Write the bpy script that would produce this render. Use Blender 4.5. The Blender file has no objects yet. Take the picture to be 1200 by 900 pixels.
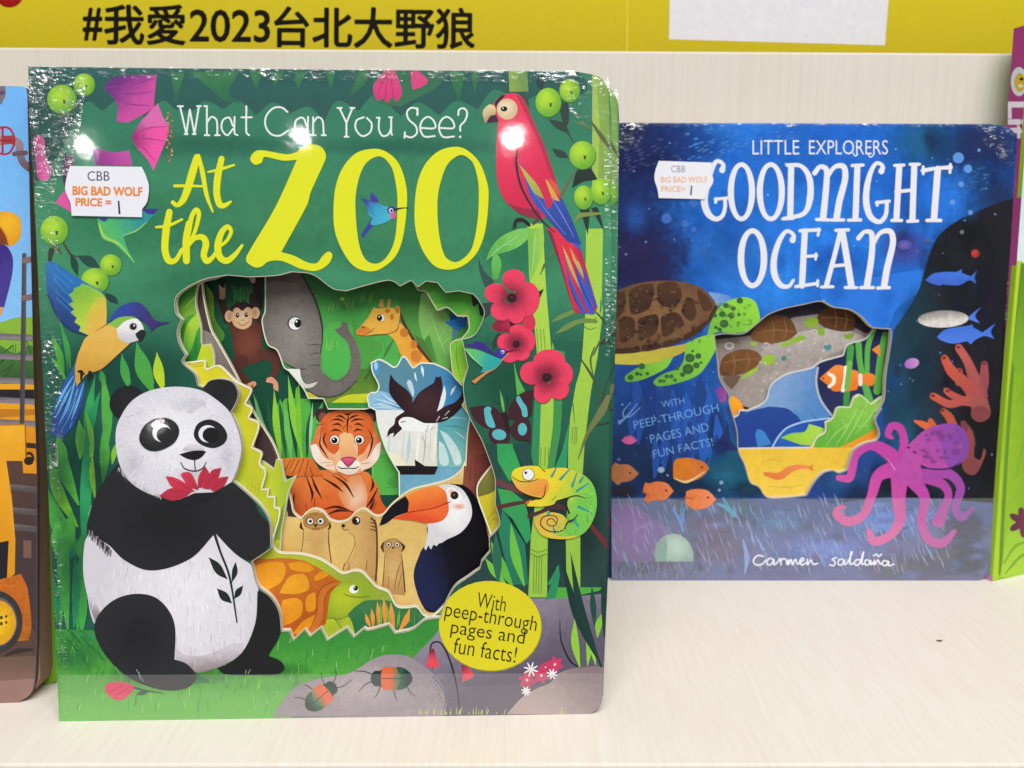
import bpy, math, random
import numpy as np
from mathutils import Vector, Matrix
from mathutils.geometry import delaunay_2d_cdt
from mathutils import noise as mnoise
random.seed(7)
SC = bpy.context.scene
COL = SC.collection
R = math.radians

# ------------------------------------------------------------------ camera
CAM_H, PITCH, FPX = 0.208, 10.0, 1000.0
cd = bpy.data.cameras.new('camera')
cam = bpy.data.objects.new('camera', cd); COL.objects.link(cam)
cam.location = (0, 0, CAM_H); cam.rotation_euler = (R(90 - PITCH), 0, 0)
cd.sensor_width = 36; cd.lens = 36 * FPX / 1200; cd.clip_start = 0.01; cd.clip_end = 60
cd.dof.use_dof = True; cd.dof.focus_distance = 0.375; cd.dof.aperture_fstop = 13
SC.camera = cam
SC.cycles.transparent_max_bounces = 48
SC.view_settings.view_transform = 'Standard'; SC.view_settings.look = 'None'
SC.view_settings.gamma = 1; SC.view_settings.exposure = 0

# ------------------------------------------------------------------ light (indoor hall: even ambient, ceiling panel, spot lamps)
wd = bpy.data.worlds.new('World'); SC.world = wd; wd.use_nodes = True
wd.node_tree.nodes['Background'].inputs[0].default_value = (1.0, 1.0, 1.0, 1)
wd.node_tree.nodes['Background'].inputs[1].default_value = 0.26
def area(name, loc, target, sx, sy, power, col=(1, 1, 1)):
    l = bpy.data.lights.new(name, 'AREA'); l.shape = 'RECTANGLE'; l.size = sx; l.size_y = sy
    l.energy = power; l.color = col
    o = bpy.data.objects.new(name, l); COL.objects.link(o); o.location = loc
    o.rotation_euler = (Vector(target) - Vector(loc)).to_track_quat('-Z', 'Y').to_euler()
    return o
area('ceiling_light', (0.3, -1.25, 2.3), (0.1, 0.45, 0), 2.6, 1.6, 100, (0.985, 1.0, 0.99))

def ray(px, py):
    p = R(PITCH)
    fw = Vector((0, math.cos(p), -math.sin(p))); up = Vector((0, math.sin(p), math.cos(p)))
    return fw + Vector((1, 0, 0)) * ((px - 600) / FPX) + up * ((450 - py) / FPX)
CAM = Vector((0, 0, CAM_H))
def ground(px, py):
    d = ray(px, py); return CAM + d * (-CAM_H / d.z)

class Frame:
    """a leaning board standing on the shelf: x right, y into the board, z up along it"""
    def __init__(s, A, B, lean):
        u = (B - A); u.z = 0; u.normalize()
        back = Vector((-u.y, u.x, 0)); L = R(lean)
        v = Vector((0, 0, math.cos(L))) + back * math.sin(L)
        s.set(A, u, v)
    def set(s, A, u, v):
        s.o, s.u, s.v = A, u.normalized(), v.normalized()
        s.n = s.v.cross(s.u).normalized()
        s.M = Matrix((s.u, s.n, s.v)).transposed().to_4x4(); s.M.translation = s.o
    def hit(s, px, py, depth=0.0):
        d = ray(px, py); q = s.o + s.n * depth
        P = CAM + d * ((q - CAM).dot(s.n) / d.dot(s.n)) - s.o
        return P.dot(s.u), P.dot(s.v)

# ------------------------------------------------------------------ materials
def lin(h):
    h = h.lstrip('#')
    if len(h) == 3: h = ''.join(k*2 for k in h)
    return tuple(((c / 12.92) if c <= 0.04045 else ((c + 0.055) / 1.055) ** 2.4) for c in (int(h[i:i+2], 16) / 255 for i in (0, 2, 4)))
def nodes(m):
    m.use_nodes = True
    return m.node_tree, m.node_tree.nodes['Principled BSDF']
def ink(name, coat, coat_rough=0.05, rough=0.5, wav=0.25):
    """printed artwork: two inks blended along a gradient stored on the mesh, paper grain, varnish / film coat"""
    m = bpy.data.materials.new(name); t, b = nodes(m); N = t.nodes; K = t.links.new
    def attr(n):
        a = N.new('ShaderNodeAttribute'); a.attribute_name = n; return a
    ca, cb, g, tx = attr('ink_a'), attr('ink_b'), attr('grad'), attr('grain')
    sep = N.new('ShaderNodeSeparateXYZ'); K(g.outputs['Vector'], sep.inputs[0])
    ln = N.new('ShaderNodeVectorMath'); ln.operation = 'LENGTH'
    cmb = N.new('ShaderNodeCombineXYZ'); K(sep.outputs[0], cmb.inputs[0]); K(sep.outputs[1], cmb.inputs[1]); K(cmb.outputs[0], ln.inputs[0])
    mx = N.new('ShaderNodeMix'); mx.data_type = 'FLOAT'
    K(sep.outputs[2], mx.inputs[0]); K(sep.outputs[0], mx.inputs[2]); K(ln.outputs['Value'], mx.inputs[3])
    tc = N.new('ShaderNodeTexCoord')
    nz = N.new('ShaderNodeTexNoise'); nz.inputs['Scale'].default_value = 260; nz.inputs['Detail'].default_value = 4
    K(tc.outputs['Object'], nz.inputs['Vector'])
    ad = N.new('ShaderNodeMath'); ad.operation = 'MULTIPLY_ADD'
    sb = N.new('ShaderNodeMath'); sb.operation = 'SUBTRACT'; sb.inputs[1].default_value = 0.5
    K(nz.outputs[0], sb.inputs[0]); K(sb.outputs[0], ad.inputs[0]); ad.inputs[1].default_value = 0.45; K(mx.outputs[0], ad.inputs[2])
    mr = N.new('ShaderNodeMapRange'); mr.interpolation_type = 'SMOOTHSTEP'; K(ad.outputs[0], mr.inputs[0])
    mc = N.new('ShaderNodeMix'); mc.data_type = 'RGBA'; K(mr.outputs[0], mc.inputs[0]); K(ca.outputs['Color'], mc.inputs[6]); K(cb.outputs['Color'], mc.inputs[7])
    n2 = N.new('ShaderNodeTexNoise'); n2.inputs['Scale'].default_value = 900; n2.inputs['Detail'].default_value = 5; n2.inputs['Roughness'].default_value = 0.7
    K(tc.outputs['Object'], n2.inputs['Vector'])
    s2 = N.new('ShaderNodeMath'); s2.operation = 'SUBTRACT'; s2.inputs[1].default_value = 0.5; K(n2.outputs[0], s2.inputs[0])
    m2 = N.new('ShaderNodeMath'); m2.operation = 'MULTIPLY_ADD'; 
    n5 = N.new('ShaderNodeTexNoise'); n5.inputs['Scale'].default_value = 150; n5.inputs['Detail'].default_value = 6; n5.inputs['Roughness'].default_value = 0.75
    K(tc.outputs['Object'], n5.inputs['Vector'])
    s5 = N.new('ShaderNodeMath'); s5.operation = 'MULTIPLY_ADD'; K(n5.outputs[0], s5.inputs[0]); s5.inputs[1].default_value = 1.5; s5.inputs[2].default_value = -.75
    s6 = N.new('ShaderNodeMath'); s6.operation = 'ADD'; K(s2.outputs[0], s6.inputs[0]); K(s5.outputs[0], s6.inputs[1])
    K(s6.outputs[0], m2.inputs[0]); K(tx.outputs['Fac'], m2.inputs[1]); m2.inputs[2].default_value = 1
    vm = N.new('ShaderNodeVectorMath'); vm.operation = 'SCALE'; K(mc.outputs[2], vm.inputs[0]); K(m2.outputs[0], vm.inputs['Scale'])
    K(vm.outputs[0], b.inputs['Base Color'])
    fd = attr('fade'); gt = N.new('ShaderNodeMath'); gt.operation = 'GREATER_THAN'; gt.inputs[1].default_value = 0.001; K(fd.outputs['Fac'], gt.inputs[0])
    iv = N.new('ShaderNodeMath'); iv.operation = 'SUBTRACT'; iv.inputs[0].default_value = 1; K(mr.outputs[0], iv.inputs[1])
    ml = N.new('ShaderNodeMath'); ml.operation = 'MULTIPLY'; K(iv.outputs[0], ml.inputs[0]); K(fd.outputs['Fac'], ml.inputs[1])
    ma = N.new('ShaderNodeMix'); ma.data_type = 'FLOAT'; ma.inputs[2].default_value = 1; K(gt.outputs[0], ma.inputs[0]); K(ml.outputs[0], ma.inputs[3])
    K(ma.outputs[0], b.inputs['Alpha'])
    b.inputs['Roughness'].default_value = rough; b.inputs['Specular IOR Level'].default_value = 0.06
    b.inputs['Coat Weight'].default_value = coat; b.inputs['Coat Roughness'].default_value = coat_rough
    if coat:
        n3 = N.new('ShaderNodeTexNoise'); n3.inputs['Scale'].default_value = 55; n3.inputs['Detail'].default_value = 3
        n4 = N.new('ShaderNodeTexNoise'); n4.inputs['Scale'].default_value = 700; n4.inputs['Detail'].default_value = 2
        K(tc.outputs['Object'], n3.inputs['Vector']); K(tc.outputs['Object'], n4.inputs['Vector'])
        a3 = N.new('ShaderNodeMath'); a3.operation = 'MULTIPLY_ADD'; K(n4.outputs[0], a3.inputs[0]); a3.inputs[1].default_value = 0.10; K(n3.outputs[0], a3.inputs[2])
        bp = N.new('ShaderNodeBump'); bp.inputs['Strength'].default_value = wav; bp.inputs['Distance'].default_value = 0.0004
        K(a3.outputs[0], bp.inputs['Height']); K(bp.outputs[0], b.inputs['Coat Normal'])
    return m
def plain(name, h, rough=0.6, spec=0.3, noise=None):
    m = bpy.data.materials.new(name); t, b = nodes(m); N = t.nodes; K = t.links.new
    c = lin(h); b.inputs['Roughness'].default_value = rough; b.inputs['Specular IOR Level'].default_value = spec
    if noise:
        sc, amt = noise
        tc = N.new('ShaderNodeTexCoord'); mp = N.new('ShaderNodeMapping'); mp.inputs['Scale'].default_value = sc
        nz = N.new('ShaderNodeTexNoise'); nz.inputs['Scale'].default_value = 1; nz.inputs['Detail'].default_value = 5
        K(tc.outputs['Object'], mp.inputs[0]); K(mp.outputs[0], nz.inputs['Vector'])
        cr = N.new('ShaderNodeMix'); cr.data_type = 'RGBA'
        cr.inputs[6].default_value = tuple(x * (1 - amt) for x in c) + (1,); cr.inputs[7].default_value = tuple(min(1, x * (1 + amt)) for x in c) + (1,)
        K(nz.outputs[0], cr.inputs[0]); K(cr.outputs[2], b.inputs['Base Color'])
    else:
        b.inputs['Base Color'].default_value = c + (1,)
    return m
M_INK = ink('wrapped_print', 1.0, 0.045, wav=0.11)
M_SATIN = ink('satin_print', 0.4, 0.3, wav=0.1)
M_PAGE = ink('page_print', 0.15, 0.3)
M_FLAT = ink('matt_print', 0.0)
M_CORE = plain('paper_core', '#d9d0bd', 0.8, 0.1, ((300, 3000, 300), 0.12))
M_PAGES = plain('page_edges', '#b08a78', 0.8, 0.1, ((20, 2600, 20), 0.30))

# ------------------------------------------------------------------ drawing kit
def parse(s):
    out = []
    for w in s.split():
        c = w.endswith('!'); w = w.rstrip('!'); x, y = w.split(','); out.append((float(x), float(y), c))
    return out
def ZP(x0, y0, k, s):
    return [(x0 + x / k, y0 + y / k, c) for x, y, c in parse(s)]
def curve(pts, closed=True, n=5):
    """Catmull-Rom through the points, with corners kept sharp"""
    m = len(pts); res = []
    def tan(i):
        p = pts[i]
        if p[2]: return None
        if closed: a, b = pts[(i-1) % m], pts[(i+1) % m]
        else:
            if i in (0, m-1): return None
            a, b = pts[i-1], pts[i+1]
        return ((b[0]-a[0])*.5, (b[1]-a[1])*.5)
    for i in range(m if closed else m-1):
        j = (i+1) % m; p, q = pts[i], pts[j]
        L = math.hypot(q[0]-p[0], q[1]-p[1])
        tp, tq = tan(i), tan(j)
        def lim(t):
            l = math.hypot(*t); return t if l <= L*1.1 or l == 0 else (t[0]*L*1.1/l, t[1]*L*1.1/l)
        if tp is None and tq is None: res.append((p[0], p[1])); continue
        tp = lim(tp) if tp else (q[0]-p[0], q[1]-p[1]); tq = lim(tq) if tq else (q[0]-p[0], q[1]-p[1])
        k = max(2, min(n, int(L / 1.6) + 1))
        for a in range(k):
            t = a / k; h1 = 2*t**3-3*t*t+1; h2 = t**3-2*t*t+t; h3 = -2*t**3+3*t*t; h4 = t**3-t*t
            res.append((h1*p[0]+h2*tp[0]+h3*q[0]+h4*tq[0], h1*p[1]+h2*tp[1]+h3*q[1]+h4*tq[1]))
    if not closed: res.append(pts[-1][:2])
    return res
def sarea(p):
    return .5 * sum(p[i-1][0]*p[i][1]-p[i][0]*p[i-1][1] for i in range(len(p)))
def ccw(p): return p if sarea(p) > 0 else p[::-1]
def wind(ct, poly):
    """which points lie inside a closed ring (non-zero winding)"""
    P = np.array([q[:2] for q in poly]); Q = np.roll(P, -1, 0); x, y = ct[:, 0:1], ct[:, 1:2]
    side = (Q[:, 0]-P[:, 0])*(y-P[:, 1]) - (x-P[:, 0])*(Q[:, 1]-P[:, 1])
    up = (P[:, 1] <= y) & (Q[:, 1] > y) & (side > 0); dn = (P[:, 1] > y) & (Q[:, 1] <= y) & (side < 0)
    return (up.sum(1) - dn.sum(1)) != 0
def cdt(polys, kind=1):
    vs = []; fs = []
    for p in polys:
        fs.append(list(range(len(vs), len(vs)+len(p)))); vs += [Vector(q[:2]) for q in p]
    r = delaunay_2d_cdt(vs, [], fs, kind, 1e-4, True)
    return [(v.x, v.y) for v in r[0]], r[2], r[5]

class Canvas:
    """flat printed artwork on one face of a board; every inked shape lies a few microns over the one below"""
    GAP = 1.4e-5
    def __init__(s, fr, depth, outline, hole=None, th=0.0, mat=M_INK, edge=M_CORE, core=M_CORE, local_outline=None):
        s.fr, s.depth, s.th = fr, depth, th
        s.out = ccw(curve(outline) if len(outline[0]) == 3 else outline)
        s.hole = ccw(curve(hole)) if hole else None
        s.grid = np.zeros((1100, 1700), np.int16)
        s.V, s.F, s.fm, s.ca, s.cb, s.g, s.tx, s.fd = [], [], [], [], [], [], [], []; s.fade = 0.0
        s.mats = [mat, core, edge]; s.t = (0, 0, 1)
        if th: s.board()
    def z(s, x0=0, y0=0, k=1): s.t = (x0, y0, k); return s
    def P(s, x, y): return (s.t[0]+x/s.t[2], s.t[1]+y/s.t[2])
    def pts(s, a):
        if isinstance(a, str): a = parse(a)
        return [s.P(q[0], q[1]) + (bool(q[2]) if len(q) > 2 else False,) for q in a]
    def addv(s, co, a, b, g, tx):
        s.V.append(co); s.ca.append(a); s.cb.append(b); s.g.append(g); s.tx.append(tx); s.fd.append(s.fade)
    def board(s):
        fr, d, th = s.fr, s.depth, s.th
        for ring, m in ((s.out, 2), (s.hole, 1)):
            if not ring: continue
            n0 = len(s.V); n = len(ring)
            for y in (d, d+th):
                for p in ring:
                    x, zz = fr.hit(p[0], p[1], d); s.addv((x, y, zz), (.5,)*3, (.5,)*3, (0, 0, 0), 0)
            for i in range(n):
                j = (i+1) % n; s.F.append((n0+i, n0+j, n0+n+j, n0+n+i)); s.fm.append(m)
        polys = [s.out] + ([s.hole] if s.hole else [])
        vs, fs, of = cdt(polys, 0); n0 = len(s.V); ct = np.array(vs)[np.array(fs)].mean(1)
        ok = wind(ct, s.out) & (~wind(ct, s.hole) if s.hole else True)
        for p in vs:
            x, zz = fr.hit(p[0], p[1], d); s.addv((x, d+th, zz), (.5,)*3, (.5,)*3, (0, 0, 0), 0)
        for f, k in zip(fs, ok):
            if k: s.F.append(tuple(n0+i for i in f)); s.fm.append(1)
    def tris(s, vs, fs, a, b=None, g=None, tx=0.22):
        if not fs: return
        A = lin(a); B = lin(b) if b else A
        used = sorted({i for f in fs for i in f}); mp = {}
        # layer: one above everything already printed under this shape
        H, W = s.grid.shape; masks = []; top = -1
        for f in fs:
            p = [(vs[i][0]+250, vs[i][1]+100) for i in f]
            x0 = max(0, int(min(q[0] for q in p))-1); x1 = min(W, int(max(q[0] for q in p))+3)
            y0 = max(0, int(min(q[1] for q in p))-1); y1 = min(H, int(max(q[1] for q in p))+3)
            if x1 <= x0 or y1 <= y0: continue
            X, Y = np.meshgrid(np.arange(x0, x1), np.arange(y0, y1))
            ok = np.ones(X.shape, bool); ar = (p[1][0]-p[0][0])*(p[2][1]-p[0][1])-(p[2][0]-p[0][0])*(p[1][1]-p[0][1])
            sg = 1 if ar > 0 else -1
            for i in range(3):
                ax, ay = p[i]; bx, by = p[(i+1) % 3]; L = math.hypot(bx-ax, by-ay) + 1e-9
                ok &= (sg*((bx-ax)*(Y-ay)-(by-ay)*(X-ax))/L) > -1.3
            sl = (slice(y0, y1), slice(x0, x1)); gsub = s.grid[sl]
            if ok.any(): top = max(top, int(gsub[ok].max()))
            masks.append((sl, ok))
        lay = top + 1
        for sl, ok in masks: s.grid[sl][ok] = np.maximum(s.grid[sl][ok], lay)
        y = s.depth - lay * s.GAP
        if g:
            if g[0] == 'l':
                x0, y0 = s.P(g[1], g[2]); x1, y1 = s.P(g[3], g[4]); dd = (x1-x0)**2+(y1-y0)**2
            else:
                x0, y0 = s.P(g[1], g[2]); rx, ry = g[3]/s.t[2], g[4]/s.t[2]
        for i in used:
            x, yy = vs[i]; lx, lz = s.fr.hit(x, yy, s.depth)
            if not g: gv = (0, 0, 0)
            elif g[0] == 'l': gv = (((x-x0)*(x1-x0)+(yy-y0)*(y1-y0))/dd, 0, 0)
            else: gv = ((x-x0)/rx, (yy-y0)/ry, 1)
            mp[i] = len(s.V); s.addv((lx, y, lz), A, B, gv, tx)
        for f in fs:
            s.F.append(tuple(mp[i] for i in f)); s.fm.append(0)
    def emit(s, polys, a, b=None, g=None, tx=0.22, hole=None):
        polys = [ccw(p) for p in polys if abs(sarea(p)) > 1e-3]
        if not polys: return
        allp = np.array([q for p in polys for q in p]); lo = allp.min(0)-.5; hi = allp.max(0)+.5
        n = len(polys); ex = [ccw(hole)] if hole else []
        if s.crossing(lo, hi): ex += [s.out] + ([s.hole] if s.hole else [])
        vs, fs, of = cdt(polys + ex, 0 if n == 1 else 1)
        if not fs: return
        V = np.array(vs); ct = V[np.array(fs)].mean(1)
        ok = wind(ct, polys[0]) if n == 1 else np.array([any(i < n for i in o) for o in of])
        if hole: ok &= ~wind(ct, hole)
        ok &= wind(ct, s.out)
        if s.hole: ok &= ~wind(ct, s.hole)
        s.tris(vs, [f for f, k in zip(fs, ok) if k], a, b, g, tx)
    def crossing(s, lo, hi):
        # long boundary edges may pass through a box that holds none of their points
        for ring in (s.out, s.hole):
            if not ring: continue
            r = np.array(ring); q = np.roll(r, -1, 0)
            a = np.minimum(r, q); b = np.maximum(r, q)
            if ((a < hi) & (b > lo)).all(1).any(): return True
        return False
    def base(s, a, b=None, g=None, tx=0.22): s.emit([list(s.out)], a, b, g, tx)
    def f(s, p, a, b=None, g=None, tx=0.22, hole=None):
        s.emit([curve(s.pts(p))], a, b, g, tx, curve(s.pts(hole)) if hole else None)
    def p(s, p, a, b=None, g=None, tx=0.22): s.emit([[q[:2] for q in s.pts(p)]], a, b, g, tx)
    def e(s, cx, cy, rx, ry, a, b=None, g=None, rot=0, tx=0.22):
        n = max(10, min(36, int(8+(rx+ry)/s.t[2]))); c, sn = math.cos(R(rot)), math.sin(R(rot)); q = []
        for i in range(n):
            x = rx*math.cos(2*math.pi*i/n); y = ry*math.sin(2*math.pi*i/n); q.append(s.P(cx+x*c-y*sn, cy+x*sn+y*c))
        s.emit([q], a, b, g, tx)
    def s(s, p, w, a, b=None, g=None, closed=False, tx=0.2, cap=True):
        pts = s.pts(p); c = curve(pts, closed, 6)
        if not isinstance(w, (list, tuple)): w = [w]
        # arc parameter -> width
        d = [0]
        for i in range(1, len(c)): d.append(d[-1]+math.hypot(c[i][0]-c[i-1][0], c[i][1]-c[i-1][1]))
        ks = [0]
        for i in range(1, len(pts)): ks.append(ks[-1]+math.hypot(pts[i][0]-pts[i-1][0], pts[i][1]-pts[i-1][1]))
        ks = [k/(ks[-1] or 1) for k in ks] if len(w) == len(pts) else [i/max(1, len(w)-1) for i in range(len(w))]
        ws = [float(np.interp(x/(d[-1] or 1), ks, w))/s.t[2]/2 for x in d] if len(w) > 1 else [w[0]/s.t[2]/2]*len(c)
        L, Rr = [], []; n = len(c)
        for i in range(n):
            q0 = c[(i-1) % n] if closed else c[max(0, i-1)]; q1 = c[(i+1) % n] if closed else c[min(n-1, i+1)]
            dx, dy = q1[0]-q0[0], q1[1]-q0[1]; l = math.hypot(dx, dy) or 1
            L.append((c[i][0]-dy/l*ws[i], c[i][1]+dx/l*ws[i])); Rr.append((c[i][0]+dy/l*ws[i], c[i][1]-dx/l*ws[i]))
        polys = []
        for i in range(n if closed else n-1):
            j = (i+1) % n; polys += [[L[i], L[j], Rr[j]], [L[i], Rr[j], Rr[i]]]
        if cap and not closed:
            for i in (0, n-1):
                if ws[i] > .25: polys.append([(c[i][0]+ws[i]*math.cos(k*math.pi/5), c[i][1]+ws[i]*math.sin(k*math.pi/5)) for k in range(10)])
        s.emit(polys, a, b, g, tx)
    def soft(s, cx, cy, rx, ry, a, k=.8, rot=0, tx=0.4):
        """airbrushed dab of ink: densest in the middle, gone at the rim"""
        s.fade = k; s.e(cx, cy, rx, ry, a, None, ('r', cx, cy, rx*.98, ry*.98) if not rot else ('r', cx, cy, min(rx, ry), min(rx, ry)), rot, tx); s.fade = 0.0
    def bold(s, body, x0, y0, x1, y1, a, d, rot=0):
        for i in range(6): s.text(body, x0+d*math.cos(i*1.047), y0+d*math.sin(i*1.047), x1+d*math.cos(i*1.047), y1+d*math.sin(i*1.047), a, 0, rot)
    def blade(s, x0, y0, x1, y1, w, bend, a, b=None, tx=0.25):
        """grass blade from its root to its tip"""
        dx, dy = x1-x0, y1-y0; nx, ny = -dy, dx; l = math.hypot(nx, ny) or 1; nx, ny = nx/l, ny/l
        mx, my = (x0+x1)/2+nx*bend, (y0+y1)/2+ny*bend; h = w/2
        q = [(x0+nx*h*.15, y0+ny*h*.15, True), (mx+nx*h, my+ny*h, False), (x1, y1, True), (mx-nx*h, my-ny*h, False), (x0-nx*h*.15, y0-ny*h*.15, True)]
        s.f(q, a, b, ('l', x0, y0, x1, y1) if b else None, tx)
    def text(s, body, x0, y0, x1, y1, a, off=0.0, rot=0, keep=False, shear=0.0):
        """lettering fitted into a box (photo-scale units), turned about the box centre"""
        vs, fs = glyphs(body, off)
        xs = [q[0] for q in vs]; ys = [q[1] for q in vs]; X0, X1, Y0, Y1 = min(xs), max(xs), min(ys), max(ys)
        cx, cy = (x0+x1)/2, (y0+y1)/2; kx = (x1-x0)/(X1-X0); ky = (y1-y0)/(Y1-Y0)
        if keep: ky = kx
        c, sn = math.cos(R(rot)), math.sin(R(rot)); o = []
        for q in vs:
            x = (q[0]-(X0+X1)/2)*kx; y = -(q[1]-(Y0+Y1)/2)*ky; x -= shear*y
            o.append(s.P(cx+x*c-y*sn, cy+x*sn+y*c))
        s.tris(o, fs, a, tx=0.1)
    def build(s, name, parent=None):
        me = bpy.data.meshes.new(name); me.from_pydata(s.V, [], s.F)
        for nm, dat, ty in (('ink_a', s.ca, 'FLOAT_VECTOR'), ('ink_b', s.cb, 'FLOAT_VECTOR'), ('grad', s.g, 'FLOAT_VECTOR')):
            at = me.attributes.new(nm, ty, 'POINT'); at.data.foreach_set('vector', np.array(dat, np.float32).ravel())
        at = me.attributes.new('grain', 'FLOAT', 'POINT'); at.data.foreach_set('value', np.array(s.tx, np.float32))
        at = me.attributes.new('fade', 'FLOAT', 'POINT'); at.data.foreach_set('value', np.array(s.fd, np.float32))
        for m in s.mats: me.materials.append(m)
        me.polygons.foreach_set('material_index', np.array(s.fm, np.int32)); me.update()
        o = bpy.data.objects.new(name, me); COL.objects.link(o); o.parent = parent
        if parent is None: o.matrix_world = s.fr.M
        return o
_gl = {}
def glyphs(body, off):
    k = (body, off)
    if k not in _gl:
        cu = bpy.data.curves.new('lettering', 'FONT'); cu.body = body; cu.size = 1; cu.resolution_u = 3; cu.offset = off
        ob = bpy.data.objects.new('lettering', cu); COL.objects.link(ob)
        bpy.context.view_layer.update()
        me = bpy.data.meshes.new_from_object(ob, depsgraph=bpy.context.evaluated_depsgraph_get())
        me.calc_loop_triangles()
        _gl[k] = ([(v.co.x, v.co.y) for v in me.vertices], [tuple(t.vertices) for t in me.loop_triangles])
        bpy.data.objects.remove(ob); bpy.data.curves.remove(cu); bpy.data.meshes.remove(me)
    return _gl[k]
def thing(name, label, cat, M, group=None):
    o = bpy.data.objects.new(name, None); COL.objects.link(o); o.matrix_world = M; o.empty_display_size = .05
    o['label'] = label; o['category'] = cat
    if group: o['group'] = group
    return o
def mesh(name, v, f, mats, parent=None, fm=None, smooth=False):
    me = bpy.data.meshes.new(name); me.from_pydata(v, [], f)
    for m in (mats if isinstance(mats, (list, tuple)) else [mats]): me.materials.append(m)
    if fm: me.polygons.foreach_set('material_index', fm)
    if smooth: me.polygons.foreach_set('use_smooth', [True]*len(me.polygons))
    me.update(); o = bpy.data.objects.new(name, me); COL.objects.link(o); o.parent = parent
    return o
def slab(name, ring, y0, y1, mat, parent, side=None):
    """flat board from an x,z ring between two depths"""
    n = len(ring); v = [(x, y0, z) for x, z in ring] + [(x, y1, z) for x, z in ring]
    f = [tuple(range(n))[::-1], tuple(range(n, 2*n))] + [(i, (i+1) % n, n+(i+1) % n, n+i) for i in range(n)]
    return mesh(name, v, f, [mat, side or mat], parent, [0, 0]+[1]*n)
def rrect(x0, z0, x1, z1, r, only_right=True, n=5):
    q = []
    for cx, cz, a0, rd in ((x1-r, z0+r, -90, 1), (x1-r, z1-r, 0, 1), (x0+r, z1-r, 90, 0), (x0+r, z0+r, 180, 0)):
        if rd or not only_right:
            q += [(cx+r*math.cos(R(a0+90*i/n)), cz+r*math.sin(R(a0+90*i/n))) for i in range(n+1)]
        else: q.append((x0, z1) if a0 == 90 else (x0, z0))
    return q
# ------------------------------------------------------------------ setting: pale wood display shelf, yellow sign behind it
def wood(name, c0, c1, scale, rot=0):
    m = bpy.data.materials.new(name); t, b = nodes(m); N = t.nodes; K = t.links.new
    tc = N.new('ShaderNodeTexCoord'); mp = N.new('ShaderNodeMapping'); mp.inputs['Scale'].default_value = scale; mp.inputs['Rotation'].default_value = (0, 0, rot)
    K(tc.outputs['Object'], mp.inputs[0])
    n1 = N.new('ShaderNodeTexNoise'); n1.inputs['Scale'].default_value = 1; n1.inputs['Detail'].default_value = 6; n1.inputs['Roughness'].default_value = .65
    K(mp.outputs[0], n1.inputs['Vector'])
    n2 = N.new('ShaderNodeTexNoise'); n2.inputs['Scale'].default_value = 9; n2.inputs['Detail'].default_value = 2; K(tc.outputs['Object'], n2.inputs['Vector'])
    cr = N.new('ShaderNodeValToRGB'); e = cr.color_ramp.elements
    e[0].position = .32; e[0].color = lin(c0)+(1,); e[1].position = .62; e[1].color = lin(c1)+(1,)
    K(n1.outputs[0], cr.inputs[0])
    mx = N.new('ShaderNodeMix'); mx.data_type = 'RGBA'; mx.blend_type = 'MULTIPLY'; mx.inputs[0].default_value = .25
    K(cr.outputs[0], mx.inputs[6]); K(n2.outputs[0], mx.inputs[7])
    r2 = N.new('ShaderNodeValToRGB'); r2.color_ramp.elements[0].position = .35; r2.color_ramp.elements[0].color = (.95, .90, .86, 1)
    r2.color_ramp.elements[1].position = .6; r2.color_ramp.elements[1].color = (1, 1, 1, 1); K(n2.outputs[0], r2.inputs[0]); K(r2.outputs[0], mx.inputs[7])
    K(mx.outputs[2], b.inputs['Base Color'])
    bp = N.new('ShaderNodeBump'); bp.inputs['Strength'].default_value = .12; bp.inputs['Distance'].default_value = .0003
    K(n1.outputs[0], bp.inputs['Height']); K(bp.outputs[0], b.inputs['Normal'])
    b.inputs['Roughness'].default_value = .55; b.inputs['Specular IOR Level'].default_value = .3
    return m
M_SHELF = wood('pale_board_laminate', '#e4d8ca', '#eae0d5', (420, 26, 9), R(-7))
M_BACK = wood('pale_panel_laminate', '#d7cdc0', '#dcd3c8', (300, 9, 7))
def box(name, x0, x1, y0, y1, z0, z1, mat, parent, bev=.001):
    o = mesh(name, [(x, y, z) for x in (x0, x1) for y in (y0, y1) for z in (z0, z1)],
             [(0, 1, 3, 2), (4, 6, 7, 5), (0, 4, 5, 1), (2, 3, 7, 6), (0, 2, 6, 4), (1, 5, 7, 3)], mat, parent)
    b = o.modifiers.new('bevel', 'BEVEL'); b.width = bev; b.segments = 2
    return o
Y_FRONT = ground(600, 896).y
Y_BACK = 0.535
def z_at(py, y):
    d = ray(600, py); return CAM_H + d.z*(y/d.y)
Z_TOP = z_at(59, Y_BACK)
shelf = thing('display_shelf', 'pale wood display shelf with upright back panel, holding the four picture books', 'shelf', Matrix())
box('shelf_board', -1.1, 1.1, Y_FRONT, Y_BACK+.018, -.018, 0, M_SHELF, shelf)
bp_ = box('back_panel', -1.1, 1.1, Y_BACK, Y_BACK+.018, .0004, Z_TOP, M_BACK, shelf, .0012)
bp_.rotation_euler = (0, R(.32), 0)

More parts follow.
